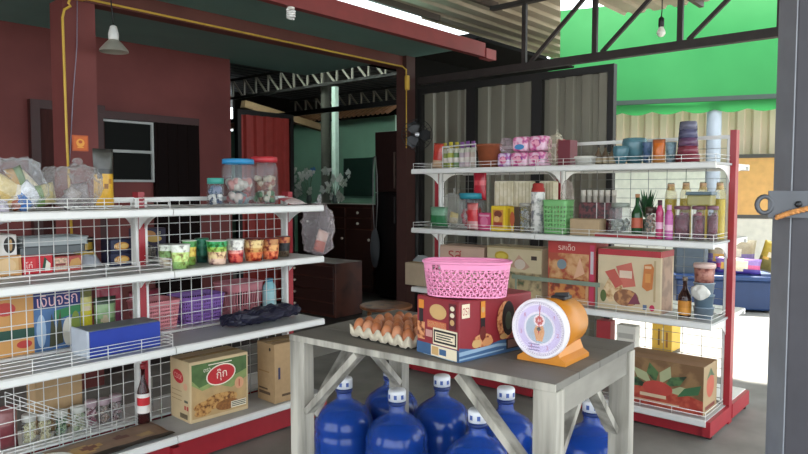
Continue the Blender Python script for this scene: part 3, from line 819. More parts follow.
for i in range(NU):
    for j in range(NV): m.face([V[i][j], V[i+1][j], V[i+1][j+1], V[i][j+1]], pulp, True)
edge = [V[i][0] for i in range(NU+1)]+[V[NU][j] for j in range(1, NV+1)]+[V[i][NV] for i in range(NU-1, -1, -1)]+[V[0][j] for j in range(NV-1, 0, -1)]
lo = []
for v in edge:
    q = v.co.copy(); lo.append(m.bm.verts.new((q.x*.985, q.y*.985, max(0.003, q.z-.034))))
for i in range(len(edge)): m.face([edge[i], lo[i], lo[(i+1) % len(edge)], edge[(i+1) % len(edge)]], pulp, True)
m.build('pulp_tray', tray, mods=[('SOLIDIFY', {'thickness': .0018, 'offset': 0.})])
eggm = [C('#b9764e', .45, var=.08, scale=30, name='brown_eggshell'), C('#c48560', .45, var=.08, scale=30, name='brown_eggshell'), C('#a9653f', .45, var=.08, scale=30, name='brown_eggshell')]
ords = ['first', 'second', 'third', 'fourth', 'fifth', 'sixth']; rws = ['front', 'second', 'middle', 'fourth', 'back']
protos = []
for mm in eggm:
    m = MB(); prof = []
    for q in range(13):
        th = PI*q/12; zz = -math.cos(th); r_ = .0215*math.sin(th)*(1-.13*zz)
        prof.append((max(r_, 0), .0285+.0285*zz))
    m.lathe(prof, mm, 18); o = m.build('egg'); protos.append(o)
first = set()
Mt = Matrix.Translation(tray.location) @ Matrix.Rotation(trot, 4, 'Z')
for j in range(5):
    for i in range(6):
        k = (i*7+j*5) % 3
        if k in first: o = protos[k].copy(); COL.objects.link(o)
        else: o = protos[k]; first.add(k)
        p = Mt @ Vector(((i+.5-3)*pitch_, (j+.5-2.5)*pitch_, .0085))
        o.location = p; o.rotation_euler = (random.uniform(-.15, .15), random.uniform(-.15, .15), random.uniform(0, 6))
        tag(o, 'brown egg, %s from left in the %s row of the tray' % (ords[i], rws[j]), 'egg', 'brown eggs in the tray')

# red carton under the pink basket
A = on_z(417, 351.5, TZ); B = on_z(459, 363.5, TZ)
ex = (A-B); w_short = ex.length; ex.normalize(); ey = Vector((ex.y, -ex.x, 0))
if ey.x < 0: ey = -ey
Lr = .33
ctr = B+ex*w_short/2+ey*Lr/2
HC = on_x(459, 302.5, B.x).z-TZ
# local: front (-y) = the short left face seen from the left ; right (+x) = long face
rotc = math.atan2(-ex.y, -ex.x)
dR = C('#8c2730', .5, var=.05, name='dark_red_print'); gold = C('#c9a26a', .5); orng = C('#d98a2e', .5); cr = C('#e7d9bd', .5); blu = C('#3d5f86', .5); lblu = C('#8fa9bf', .5); blk = C('#231a1c', .5); redp = C('#a9323a', .5); food = tone('#b4683e', '#d89a6a', 60, h3='#6a2f22')
carton('oyster_sauce_carton', 'dark red printed sauce carton under the pink basket on the table', (ctr.x, ctr.y, TZ+.001), rotc, w_short, Lr, HC, dR, {
 'front': [('rect', 0, 0, 1, .2, blu), ('rect', .02, .25, .2, .55, food), ('rect', .06, .55, .16, .78, blk), ('rect', .05, .78, .18, .93, orng),
   ('ell', .52, .77, .2, .13, gold), ('rect', .4, .66, .47, .76, gold), ('rect', .56, .66, .63, .76, gold), ('rect', .27, .48, .72, .61, C('#c95f45', .5)), ('text', 'ซอสหอยนางรม', .5, .545, .1, gold, 0, .44),
   ('rect', .78, .52, .94, .95, C('#5d1c25', .5)), ('ell', .86, .87, .05, .04, cr), ('ell', .86, .76, .05, .04, cr), ('ell', .86, .64, .05, .05, gold),
   ('rect', .24, .32, .4, .44, C('#c9938a', .5)), ('rect', .42, .22, .98, .5, cr), ('rect', .44, .25, .96, .47, blk), ('rect', .47, .285, .93, .435, cr), ('rect', .5, .39, .9, .41, blk), ('rect', .5, .35, .84, .37, blk), ('rect', .5, .31, .88, .33, blk),
   ('rect', .38, .02, .98, .2, cr), ('rect', .4, .04, .56, .18, gold), ('rect', .58, .06, .74, .16, blu), ('rect', .2, .01, .9, .02, lblu)],
 'right': [('poly', [(0, 0), (1, 0), (1, .2), (.55, .24), (.25, .16), (0, .24)], blu), ('poly', [(0, .1), (.5, .14), (1, .06), (1, .1), (.5, .19), (0, .17)], lblu), ('poly', [(0, .03), (.6, .06), (.6, .08), (0, .06)], lblu),
   ('rect', .03, .72, .13, .95, cr), ('text', 'ตรา', .08, .83, .12, redp, 0, .08),
   ('ell', .30, .3, .13, .11, food), ('ell', .22, .26, .06, .07, gold), ('ell', .37, .26, .07, .07, C('#c88a5a', .5)), ('rect', .272, .5, .33, .68, blk), ('rect', .272, .68, .33, .96, orng), ('ell', .3, .42, .04, .12, C('#6d2a25', .4)), ('ell', .3, .82, .022, .05, gold),
   ('ell', .62, .58, .13, .33, food), ('ell', .65, .6, .09, .3, blk), ('ell', .65, .56, .045, .16, C('#4b5a4a', .5)), ('ell', .58, .3, .05, .05, gold), ('rect', .62, .06, .98, .24, blk), ('rect', .64, .08, .96, .22, C('#7a5a50', .5))]})
# pink perforated basket on the carton
bc = on_z(465, 303, TZ+HC)
cc = B+ex*(w_short*.5+.004)+ey*.078
cc += RT*.036-Vector((FW.x, FW.y, 0))*.02
wa = .272
def flowers(i, j, n, k):
    v = (j+.5)/k
    if i*1./n < .0: return False
    # slot handle near the left end
    u = i/n
    P = 16.; X = u*P; Y = v*3.3-.05
    if v > .80 or v < .05:
        return False
    best = 9; 
    for jj in range(-1, 5):
        off = .5 if jj % 2 else 0.
        ii = round(X-off)+off
        dx, dy = X-ii, (Y-jj*.82)
        r = math.hypot(dx, dy)
        if r < best: best = r; bx_, by_ = dx, dy
    th = math.atan2(by_, bx_)
    if .13 < best < .40 and abs(math.sin(3*th)) > .55: return True
    if .44 < best and (math.cos(9*th) > .2): return True
    return False
def pink_pat(i, j, n, k):
    v = (j+.5)/k; u = i/n
    if .80 < v < .93 and abs(u-hslot) < .022: return True
    return flowers(i, j, n, k)
brot = rotc+R(38)
hslot = ((R(163)-brot)/(2*PI)) % 1
pk = basket('laundry_basket', 'bright pink plastic basket with cut-out flower pattern on the red carton', (cc.x, cc.y, TZ+HC+.004), brot, wa, .15, .106, '#ec93ba', pink_pat, taper=.9, power=.72, n=480, k=60, rim=.0045)

# orange dial scale
fa = on_z(516, 359, TZ); fb = on_z(564, 367.5, TZ); fcn = on_z(587, 352, TZ)
ex = (fb-fa); sw = ex.length; ex.normalize(); srot = math.atan2(ex.y, ex.x); ey = Vector((-ex.y, ex.x, 0))
sd = .17
sc0 = fa+ex*(sw/2+.004)+ey*sd/2
om = C('#c98020', .4, var=.06, name='orange_enamel')
sc_ = thing('dial_scale', 'orange shop scale with round white dial on the table corner', 'scale', (sc0.x, sc0.y, TZ+.001), srot)
dtop = on_y(541, 296, 0.0001) if False else None
dist = (fa+ex*sw/2-Vector((0, 0, 0))).dot(FW)+ (EYE*math.sin(PITCH) if False else 0)
dz = (Vector((sc0.x, sc0.y, TZ))-Vector((0, 0, EYE))).dot(FW)
rd = 28.6/FOC*dz; zc = .017+rd
m = MB(); m.prism([(-sw/2, 0), (sw/2, 0), (sw/2, .012), (sw*.38, .024), (sw*.32, .05), (-sw*.32, .05), (-sw*.38, .024), (-sw/2, .012)], sd, om); m.build('base', sc_)
m = MB(); M90 = Matrix.Translation((0, sd/2+.018, zc)) @ Matrix.Rotation(PI/2, 4, 'X')
m.lathe([(0, 0), (rd*.72, 0), (rd*.82, .012), (rd*.88, sd*.5), (rd*.97, sd-.005), (rd*.9, sd)], om, 40, mat=M90); m.build('drum', sc_)
yf = -sd/2-.014
wh = C('#e9e4ea', .3, name='white_plastic')
m = MB(); MF = Matrix.Translation((0, yf+.02, zc)) @ Matrix.Rotation(PI/2, 4, 'X')
m.lathe([(rd*.9, 0), (rd*1.02, 0), (rd*1.03, .012), (rd*1.0, .024), (rd*.93, .026), (rd*.9, .018), (rd*.9, 0)], wh, 48, mat=MF); m.build('rim', sc_)
m = MB(); FD = Matrix.Translation((0, yf+.004, zc)) @ Matrix.Rotation(PI/2, 4, 'X')
lil = C('#cbbbe0', .4); m.lathe([(0, 0), (rd*.92, 0)], C('#e3dbe8', .35), 48, mat=FD)
m.lathe([(rd*.58, .0008), (rd*.8, .0008)], lil, 48, mat=FD)
m.lathe([(0, .0012), (rd*.5, .0012)], C('#a7b4c4', .4), 40, mat=FD)
for k in range(70):
    a = 2*PI*k/70; L0 = rd*(.84 if k % 5 else .80)
    T = FD @ Matrix.Translation((0, 0, .0014)) @ Matrix.Rotation(-a, 4, 'Z')
    m.poly([T @ Vector((x, y, 0)) for x, y in ((-.0006, L0), (.0006, L0), (.0006, rd*.9), (-.0006, rd*.9))], C('#77608f', .5))
for k in range(7):
    a = 2*PI*k/7
    T = FD @ Matrix.Translation((math.sin(a)*rd*.69, math.cos(a)*rd*.69, .0016))
    m.text(str(k), T, rd*.13, C('#b04a78', .5))
T = FD @ Matrix.Translation((0, 0, .002))
pr_ = C('#c05a52', .5); og_ = C('#d49660', .5)
# plain generic emblem: red rosette over a warm figure-like vase shape
m.poly([T @ Vector((x*rd, y*rd, 0)) for x, y in ((-.1, -.42), (.12, -.42), (.2, -.1), (.14, .12), (-.12, .12), (-.2, -.1))], og_)
m.poly([T @ Vector((rd*(.21*math.cos(q*PI/10)), rd*(.28+.2*math.sin(q*PI/10)), .0003)) for q in range(20)], C('#e8d6da', .5))
for q in range(7):
    a = q*2*PI/7; m.poly([T @ Vector((rd*(.1*math.cos(a)+.055*math.cos(s*PI/5)), rd*(.28+.1*math.sin(a)+.055*math.sin(s*PI/5)), .0006+q*.00005)) for s in range(10)], pr_)
for q in range(3): m.poly([T @ Vector((x*rd, (y-.1*q)*rd, .0002)) for x, y in ((-.4, -.52), (.02, -.52), (.02, -.56), (-.4, -.56))], C('#8a7aa5', .5))
m.build('dial', sc_)
m = MB(); a = R(-3); T = FD @ Matrix.Translation((0, 0, .005)) @ Matrix.Rotation(a, 4, 'Z')
m.poly([T @ Vector(p) for p in ((-.002, -rd*.15, 0), (.002, -rd*.15, 0), (.0008, rd*.82, 0), (-.0008, rd*.82, 0))], C('#c03040', .4)); m.lathe([(0, .006), (.006, .006), (.006, .004)], C('#444', .4) if False else C('#444444', .4), 12, mat=FD); m.build('needle', sc_)
m = MB(); m.lathe([(0, .0115), (rd*.5, .0115), (rd*.92, .0105)], clear('#ffffff', .08, .05), 40, mat=FD); m.build('glass', sc_)
m = MB(); bk = C('#1b1c1f', .5, name='black_plastic'); m.box(-.012, .0, zc+rd*.84, .035, sd/2-.03, zc+rd*.98, bk, bev=.004); m.bar((-.005, .02, zc+rd*.98), (.035, .03, zc+rd*1.02), .016, .012, bk); m.build('pan_holder', sc_)

# ================================================================== WATER JUGS UNDER THE TABLE
jugm = C('#2450ae', .08, alpha=.6, var=.03, name='blue_jug_plastic')
jug0 = thing('water_jug', 'x', 'water jug', (0, 0, 0), 0, 'blue water jugs under the table')
prof = [(0, .012), (.10, .004), (.118, 0), (.129, .02), (.129, .07), (.124, .078), (.124, .088), (.129, .096), (.129, .16), (.124, .168), (.124, .178), (.129, .186), (.129, .25), (.124, .258), (.124, .268), (.129, .278), (.127, .293), (.119, .322), (.098, .352), (.064, .376), (.038, .391), (.032, .402), (.032, .452)]
MB().lathe(prof, jugm, 40).build('body', jug0)
MB().lathe([(0, .014), (.112, .014), (.117, .03), (.117, .29), (.105, .33), (.08, .35), (0, .352)], C('#10307e', .05, alpha=.9, name='blue_water'), 32).build('water', jug0)
MB().lathe([(.0325, .425), (.037, .428), (.037, .436), (.033, .44)], C('#122a63', .3), 24).build('neck_ring', jug0)
MB().lathe([(.033, .444), (.0365, .444), (.0365, .482), (.033, .488), (0, .488)], C('#e9ebef', .35, name='white_cap'), 24).build('cap', jug0)
# blue mark on the cap
cm = MB(); 
for a in (3.2, 4.0, 4.8): cm.box(-.0375, -.006, .455, -.0367, .006, .472, C('#4a63a8', .4), Matrix.Rotation(a-3.6, 4, 'Z'))
cm.build('cap_print', jug0)
jl = [((344, 378), 'blue water jug farthest left, beside the left table leg'), ((391, 366), 'blue water jug in the back row, left of centre'), ((397, 390), 'blue water jug in front at the middle of the group'),
      ((442, 376), 'blue water jug in the back row behind the diagonal brace'), ((478, 410), 'blue water jug in front, lowest cap, right of centre'), ((506, 388), 'blue water jug behind the near table leg'), ((592, 400), 'blue water jug farthest right, between the two right table legs')]
for i, ((x, y), lab) in enumerate(jl):
    p = on_z(x, y, .485)
    if i == 0: jug0.location = (p.x, p.y, 0); jug0['label'] = lab
    else: copy_thing(jug0, (p.x, p.y, 0), i*.07, lab)
# ================================================================== GOODS ON THE LEFT SHELVES
G_ = ['#4c7a3a', '#6d9a4a', '#c9d7a8']
z1, z2, z3, z4 = LZ[3]+.001, LZ[2]+.001, LZ[1]+.001, LZ[0]+.001
FY = 3.16        # front plane of goods standing on the far side, behind the wire mesh
def lx(px, Y, py=200): return on_y(px, py, Y).x

# ---- top shelf
x, w, h = LB(-16, 50, 158, 2.9, z1)
clear_bag('big clear plastic bag of snack packets at the left end of the top shelf', (x, 2.96, z1), (w, .2, h), seed=3.1, knot=False, inner=[
 (-w*.3, h*.1, .12, h*.6, .05, [(.5, '#cfae5a'), (1, '#d9c48c')], .1, .5), (-w*.12, h*.2, .12, h*.55, .05, [(.6, '#d8883c'), (1, '#8aa05a')], -.2, -.9),
 (w*.02, h*.1, .10, h*.5, .04, [(.5, '#3f78c2'), (1, '#e2e4ea')], .2, .8), (w*.2, h*.12, .11, h*.5, .05, [(.4, '#c0694a'), (1, '#d7cdb8')], 0, -.6), (w*.32, h*.25, .1, h*.4, .04, [(.4, '#6e8a50'), (1, '#b5a878')], .3, 1.3), (-w*.05, h*.5, .13, h*.3, .04, [(.5, '#a8824a'), (1, '#5f7a4a')], .2, 1.2), (w*.1, h*.45, .1, h*.3, .04, [(.5, '#cf9a5a'), (1, '#d8cdb0')], -.2, .9), (-w*.25, h*.02, .12, h*.2, .05, [(1, '#cfc9d6')], .2, 1.4)])
x, w, h = LB(51, 106, 158, 2.9, z1)
clear_bag('crumpled grey clear plastic bag with a knotted tip on the top shelf', (x, 2.97, z1), (w, .22, h*.97), seed=7.7, mat=film('#c9c6c6', .15, .7), inner=[(-w*.2, h*.05, w*.3, h*.45, .05, [(.5, '#8a8284'), (1, '#a8a09c')], .3, .6), (w*.15, h*.08, w*.35, h*.4, .05, [(.4, '#77706e'), (1, '#9a9490')], -.2, -.4), (0, h*.3, w*.4, h*.3, .04, [(1, '#8d8687')], .1, 1.4)])
x, w, h = LB(93, 113, 149, 3.0, z1)
pouch('upright yellow and black snack packet on the top shelf before the dark window', (x, 3.0, z1), .1, w*1.1, h, .05, [(.62, '#d8a62c'), (.66, '#2a2a28'), (1, '#4a4a46')], blotch=[(.2, .62, .22, '#22221f'), (.5, .35, .12, '#8a5a1c'), (.72, .45, .1, '#b3781e')])
x, w, h = LB(120, 185, 196, 2.95, z1)
tr_ = thing('wire_rack', 'flat loose wire rack lying on the top shelf by the red upright', 'rack', (lx(100, 2.86), 2.86, z1)); m = MB()
for k in range(7): m.tube([(-.12+.04*k, -.02, .004), (-.12+.04*k, .06, .012)], .002, WHITE, 5)
for y, zz in ((-.02, .004), (.06, .012)): m.tube([(-.125, y, zz+.003), (.125, y, zz+.003)], .0025, WHITE, 5)
m.build('wires', tr_)
x, w, h = LB(208, 223, 178, 3.0, z1)
jar('small clear jar with teal lid on the top shelf, left of the tall jars', (x, 3.0, z1), w/2, h, '#3f9a8c', [(.05, .45, ['#3a4a6a', '#e4e4e0']), (.4, .75, ['#3a5a7a', '#7a86a8'])], group=None, lidh=.2)
x, w, h = LB(224, 252, 159, 3.0, z1)
jar('tall clear jar with bright blue lid on the top shelf', (x, 3.0, z1), w/2, h, '#2f86b8', [(.03, .3, ['#b05a5a', '#d9c9c0', '#7c8a90']), (.3, .6, ['#c98a84', '#c8c2b8'])], lidh=.11)
x, w, h = LB(249, 274, 157, 3.06, z1)
jar('tall clear jar with red lid on the top shelf', (x, 3.035, z1), w/2*.88, h, '#b8323a', [(.03, .3, ['#4c7a4a', '#e0dcc8', '#8a5a3a']), (.3, .62, ['#c9b8a0', '#a86a5a'])], lidh=.12)
x, w, h = LB(276, 300, 190, 2.95, z1)
pouch('flat clear and pink packet lying near the right end of the top shelf', (x+.045, 2.91, z1), .2, w*.9, .1, .03, [(.5, '#c9b8b4'), (1, '#b45a62')], tilt=-1.25, name='sweets_packet')

# ---- bag hung on the shelf end
hb = on_y(312, 225, 2.93)
clear_bag('clear crumpled plastic bag hanging at the right end of the upper shelves', (2.615, 2.95, on_y(312, 256, 2.95).z), (.15, .24, .34), mat=film('#d5cccf', .15, .7), seed=5.2, inner=[(0, .02, .09, .13, .04, [(.5, '#b9523a'), (1, '#c9a79a')], .1, .3)])

# ---- second shelf: far side, seen through the wire
def far_box(lab, x0, x1, yt, z, col, prints=None, d=.2, name='carton', cat='box', Y=FY, zb=None):
    x, w, h = LB(x0, x1, yt, Y, z); return carton(name, lab, (x, Y+d/2, z), 0, w, d, h, col, prints, cat=cat, tape=False), x, w, h
t, x, w, h = far_box('tan box with pale front at the left end of the second shelf', -12, 22, 256, z2, C('#c8935c', .7), {'front': [('rect', .1, .1, .9, .9, C('#d9b27c', .6)), ('ell', .55, .5, .28, .35, C('#e2c090', .6))]}, name='biscuit_box')
zz = z2+h+.001
far_box('white box with dark round picture stacked on the tan box', -10, 17, 235, zz, C('#dcd6d0', .6), {'front': [('ell', .72, .5, .22, .4, C('#2b211d', .5)), ('ell', .76, .5, .07, .28, C('#b8905a', .5))]}, name='biscuit_box')
t, x, w, h = far_box('bright red box with a green and white leaf mark on the second shelf', 23, 53, 255, z2, C('#c8202e', .5), {'front': [('rect', .03, .1, .42, .85, C('#d8343c', .5)), ('text', 'โก๋', .2, .5, .35, C('#eecfc8', .5)), ('poly', [(.62, .15), (.72, .9), (.86, .6), (.84, .12)], C('#204a34', .5)), ('poly', [(.72, .12), (.78, .7), (.92, .5), (.9, .12)], C('#e8e0d0', .5))]}, name='biscuit_box')
zr = z2+h+.001
t, x, w, h2 = far_box('red and beige patterned box right of the bright red box', 54, 83, 256, z2, C('#b5524c', .6), {'front': [('rect', 0, .1, .45, .9, C('#cfae94', .6, var=.5, scale=90)), ('poly', [(.5, .3), (.6, .75), (.85, .85), (.98, .5), (.8, .2)], C('#c9985a', .6)), ('rect', .05, .4, .4, .55, C('#8c3a38', .6))]}, name='biscuit_box')
x, w, h = LB(20, 86, 240, FY, zr)
for k, (dx, lab) in enumerate(((-.0, 'grey plastic tray lying on the red boxes, lower of two'), (.015, 'grey plastic tray lying on the red boxes, upper of two'))):
    t = thing('plastic_tray', lab, 'tray', (x+dx, FY+.11, zr+k*.036), 0, 'grey trays on the red boxes'); m = MB(); gm = C('#adb3b4' if k else '#5f6466', .5, name='grey_plastic')
    ww, dd, hh = w*.5, .1, .034
    m.box(-ww, -dd, 0, ww, dd, .003, gm)
    for q in ((-ww, -dd, ww, -dd+.004), (-ww, dd-.004, ww, dd), (-ww, -dd, -ww+.004, dd), (ww-.004, -dd, ww, dd)): m.box(q[0], q[1], .003, q[2], q[3], hh, gm)
    m.build('body', t)
    m = MB(); m.tube([(-ww, -dd, hh), (ww, -dd, hh), (ww, dd, hh), (-ww, dd, hh)], .004, gm, 6, closed=True); m.build('rim', t)
x, w, h = LB(84, 108, 254, FY, z2)
pouch('pale yellow and blue packet lying right of the patterned box', (x, FY+.05, z2), 0, w, .12, .05, [(.5, '#b8bcc4'), (.8, '#d8b24a'), (1, '#9fb0b8')], tilt=-.9)
zq = z2
for k, (x0, x1, yt, bl, lab) in enumerate(((86, 106, 239, [(.6, '#3a3428'), (.8, '#b8963c'), (1, '#2a2620')], 'dark packet with gold top behind the wire on the second shelf'),
      (100, 114, 243, [(.5, '#8a8a5a'), (1, '#5a5238')], 'olive mottled packet leaning beside the navy noodle packets'))):
    x, w, h = LB(x0, x1, yt, FY, z2); pouch(lab, (x, FY+.13+.07*k, z2), 0, w, h, .05, bl)
for k in range(2):
    x, w, h = LB(112, 133, 253, FY, z2)
    zk = z2+k*(h+.002)
    carton('noodle_box', 'navy and gold noodle box behind the wire, %s of two stacked' % ('lower' if k == 0 else 'upper'), (x, FY+.06, zk), 0, w, .11, h, C('#232746', .5), {'front': [('ell', .5, .5, .36, .3, C('#d09040', .5)), ('ell', .62, .5, .18, .18, C('#e6c070', .5)), ('text', 'หมี่', .3, .55, .4, C('#e8dfb8', .5))]}, cat='box', tape=False, group='navy noodle boxes')
x, w, h = LB(143, 162, 244, FY, z2)
clear_bag('grey clear bag just right of the red centre upright on the second shelf', (x, FY+.08, z2), (w, .14, h), seed=9, mat=film('#b9b3a8', .3, .8), inner=[(0, .01, w*.6, h*.7, .04, [(.5, '#8a7a68'), (1, '#a09484')], 0, .2)])
zb2 = z2+h+.012
x, w, h = LB(146, 176, 229, FY+.05, z2)
carton('noodle_box', 'purple and gold noodle box standing behind the grey clear bag', (x, FY+.19, z2), 0, w, .08, h, C('#2c2440', .5), {'front': [('ell', .35, .8, .3, .14, C('#c98a4a', .5)), ('ell', .6, .66, .25, .1, C('#d8b05a', .5)), ('text', 'หมี่', .75, .85, .1, C('#e8dfb8', .5))]}, cat='box', tape=False)

# ---- second shelf: noodle cups in front of the wire
CY = 2.90
cups = [((159, 177, 244), [(.45, '#b9a08c'), (.75, '#7c9a58'), (1, '#d9ddcf')], '#dfe2da', 'clear lidded cup of pale green noodles, leftmost of the cups', 2.97),
 ((172, 189, 244), [(.3, '#8fae5a'), (.7, '#c2cf74'), (1, '#e3e6d8')], '#e6e8e0', 'pale lime noodle cup overlapping the leftmost cup', 2.87),
 ((183, 196, 240), [(.35, '#7d9a3c'), (.75, '#d09a3c'), (1, '#4a8a3e')], '#dfe6d6', 'green noodle cup with orange picture, just left of the dark green cup', 2.97),
 ((196, 208, 238), [(.3, '#1d4a3a'), (.7, '#1f6a4a'), (1, '#2c7a52')], '#3a7a5a', 'dark green and navy noodle cup', 3.02),
 ((208, 226, 240), [(.25, '#d9a89a'), (.55, '#e0b48a'), (.75, '#9cc24c'), (1, '#2f9a4c')], '#e9ece6', 'bright green noodle cup with pink lower half', 2.90),
 ((228, 243, 239), [(.4, '#c8343c'), (.55, '#d8787a'), (.98, '#e6e2da')], '#efefe8', 'red noodle cup with white upper band', 2.90),
 ((245, 262, 238), [(.4, '#c8482c'), (.6, '#b8703c'), (.95, '#c99a6a')], '#7a2e2a', 'red noodle cup with tan soup picture and dark lid', 2.90),
 ((263, 278, 238), [(.4, '#d05038'), (.7, '#c8784a'), (1, '#a85a3a')], '#8a3028', 'orange red noodle cup, second from the right end', 2.90),
 ((277, 289, 236), [(.3, '#5a4a3a'), (.7, '#2a2c30'), (1, '#a8442c')], '#5a2a26', 'dark noodle cup with red rim, rightmost of the cups', 2.95)]
for (x0, x1, yt), bands, lid, lab, Y in cups:
    x, w, h = LB(x0, x1, yt, Y, z2); cup(lab, (x, Y+.0, z2), w/2, h, bands, lid, group='noodle cups on the second shelf')

# ---- third shelf: far side
x, w, h = LB(-20, 34, 291, FY, z3)
carton('rice_pack', 'large orange tan pack with dark green band on the third shelf', (x, FY+.07, z3), 0, w, .13, h, C('#d29a58', .5, var=.1, scale=6), {'front': [('rect', 0, .25, 1, .4, C('#1f4a3c', .5)), ('ell', .8, .16, .15, .06, C('#b83a34', .5)), ('ell', .45, .72, .2, .1, C('#c8443c', .5))]}, cat='pack', tape=False)
x, w, h = LB(34, 81, 291, FY, z3)
carton('detergent_pack', 'blue pack with large pink and white script on the third shelf', (x, FY+.05, z3), 0, w, .09, h, C('#4a6e9c', .4, var=.25, scale=10), {'front': [('rect', 0, .74, 1, 1, C('#232c6c', .4)), ('text', 'เงินจริก', .5, .855, .2, C('#eac0c4', .4), .04, .86), ('poly', [(.42, .5), (1, .6), (1, .74), (.42, .66)], C('#2f7a4a', .5)),
  ('poly', [(.3, .05), (.36, .62), (.46, .3), (.55, .68), (.6, .1)], C('#4a4a34', .5)), ('ell', .72, .28, .13, .25, C('#d4cfc0', .5)), ('ell', .88, .4, .1, .22, C('#7a8a34', .5)), ('ell', .14, .35, .1, .28, C('#9fb6cf', .5))]}, cat='pack', tape=False)
x, w, h = LB(80, 98, 289, FY, z3)
pouch('yellow refill pouch standing right of the blue script pack', (x, FY+.06, z3), 0, w, h, .06, [(.6, '#c9bb2c'), (.8, '#d8d07c'), (1, '#7a7a48')], name='refill_pouch', blotch=[(.6, .62, .2, '#d8c8a8')])
x, w, h = LB(99, 122, 298, FY, z3)
pouch('green refill pouch standing left of the red centre upright', (x, FY+.06, z3), 0, w, h, .06, [(.5, '#6a8a5a'), (.8, '#8fae7c'), (1, '#4a5a48')], name='refill_pouch', blotch=[(.4, .45, .18, '#b9a88a')])
x, w, h = LB(113, 136, 283, FY+.03, z3)
pouch('pinkish red bag behind the green pouch at the red upright', (x, FY+.19, z3), 0, w*1.2, h, .08, [(.4, '#8a4a6a'), (1, '#b04858')], name='pink_bag', cat='bag')
x, w, h = LB(144, 183, 303, FY, z3)
basket('plastic_basket', 'pink rectangular basket right of the red centre upright', (x+.005, FY+.11, z3), 0, w, .2, h, '#d98a90', slots(64, 6, .1, .9, .5, .5), taper=.86, power=.3, n=256, k=30)
zpb = z3
x2, w2, h2 = LB(146, 178, 293, FY+.1, z3)
pouch('dark pink cloth bundle behind the pink rectangular basket', (x2, FY+.28, z3), 0, w2, h2, .1, [(1, '#8f3a4c')], name='cloth_bundle', cat='cloth')
x, w, h = LB(185, 231, 297, FY, z3)
basket('plastic_basket', 'purple basket between the two pink baskets', (x, FY+.12, z3), 0, w*.96, .21, h, '#8a62b0', slots(56, 6, .1, .9, .5, .5), taper=.86, power=.4, n=224, k=30)
x, w, h = LB(231, 268, 284, FY+.02, z3)
basket('plastic_basket', 'dusty pink basket with tall slots, right of the purple basket', (x, FY+.13, z3), 0, w*.97, .2, h, '#c07880', slots(44, 1.0, .12, .78, .5, .96), taper=.84, power=.4, n=176, k=20)
x, w, h = LB(268, 279, 279, FY, z3)
bottle('light blue lotion bottle at the right end of the third shelf', (x, FY+.04, z3), w/2, h, '#8fc4cc', '#2f8fb4', '#a9d4d8', (.12, .62), name='lotion_bottle', shoulder=.74, neckr=.5, capf=.18, alpha=1)
# ---- third shelf: in front
a = on_z(90, 359, z3); b = on_z(156, 341.5, z3); l = on_z(67, 354.5, z3)
dlt = max(0, 2.822-a.y); a.y += dlt; b.y += dlt; b.x = min(b.x, 1.575); bw = b.x-a.x; bd = max(.12, min(.17, l.y-a.y))
hbx = on_y(90, 332.5, a.y).z-z3
t = thing('long_storage_box', 'long bright blue box with grey end standing on the third shelf front', 'box', ((a.x+b.x)/2, a.y+bd/2+.0, z3))
m = MB(); m.box(-bw/2, -bd/2, 0, bw/2, bd/2, hbx, C('#1f3a9c', .4, name='blue_plastic'), bev=.004); m.build('body', t)
m = MB(); m.box(-bw/2-.012, -bd/2-.004, 0, -bw/2-.0005, bd/2+.004, hbx+.006, C('#b4bcc6', .4, name='light_grey_plastic'), bev=.005); m.build('end_cap', t)
m = MB(); m.box(-bw/2, -bd/2+.01, hbx, bw/2-.004, bd/2-.01, hbx+.003, C('#6a7074', .5, name='grey_lid')); m.build('lid', t)
x, w, h = LB(224, 304, 311, 2.92, z3)
m = MB(); m.ell((0, 0, h*.5), (w*.5, .075, h*.5), C('#1a1a30', .45, name='navy_plastic'), 44, 20, crumple=.022, freq=28, seed=2, power=.8)
zmn = min(v.co.z for v in m.bm.verts)
for v in m.bm.verts: v.co.z -= zmn
tag(m.build('folded_bag', None, (x, 2.95, z3+.001), .05), 'dark navy folded plastic bag lying on the third shelf at its right end', 'bag')

# ---- bottom shelf
bl = on_z(144, 424, z4)
bottle('brown glass bottle with red and white label standing on the bottom shelf', (bl.x, bl.y, z4), .029, on_y(146, 363, bl.y).z-z4, '#3a1616', '#8a2a2e', ['#e8e2dc', '#e8e2dc', '#c8242e', '#c8242e', '#e8e2dc'], (.2, .52), liquid='#2a0d0f', name='drink_bottle', shoulder=.52, neckr=.36, alpha=.8)
A = on_z(162.6, 413.5, z4); B = on_z(190.5, 424.5, z4); Cc = on_z(248.5, 408.5, z4)
ex = (Cc-B); wf = ex.length; ex.normalize(); rr = math.atan2(ex.y, ex.x); ey = Vector((-ex.y, ex.x, 0)); df = min(.24, (A-B).length, 3.085-B.y)
hh = on_y(190.5, 363, B.y).z-z4
ctr = B+ex*wf/2+ey*df/2
gr = C('#4f6b3a', .6, var=.25, scale=20); lg = C('#8a9a5c', .6, var=.2, scale=20); ov = C('#c22a30', .5); crm = C('#f0e6d2', .5); fr_ = tone('#a5713c', '#c99a5c', 50, h3='#6a4220'); pl_ = C('#ccb48c', .7, var=.06)
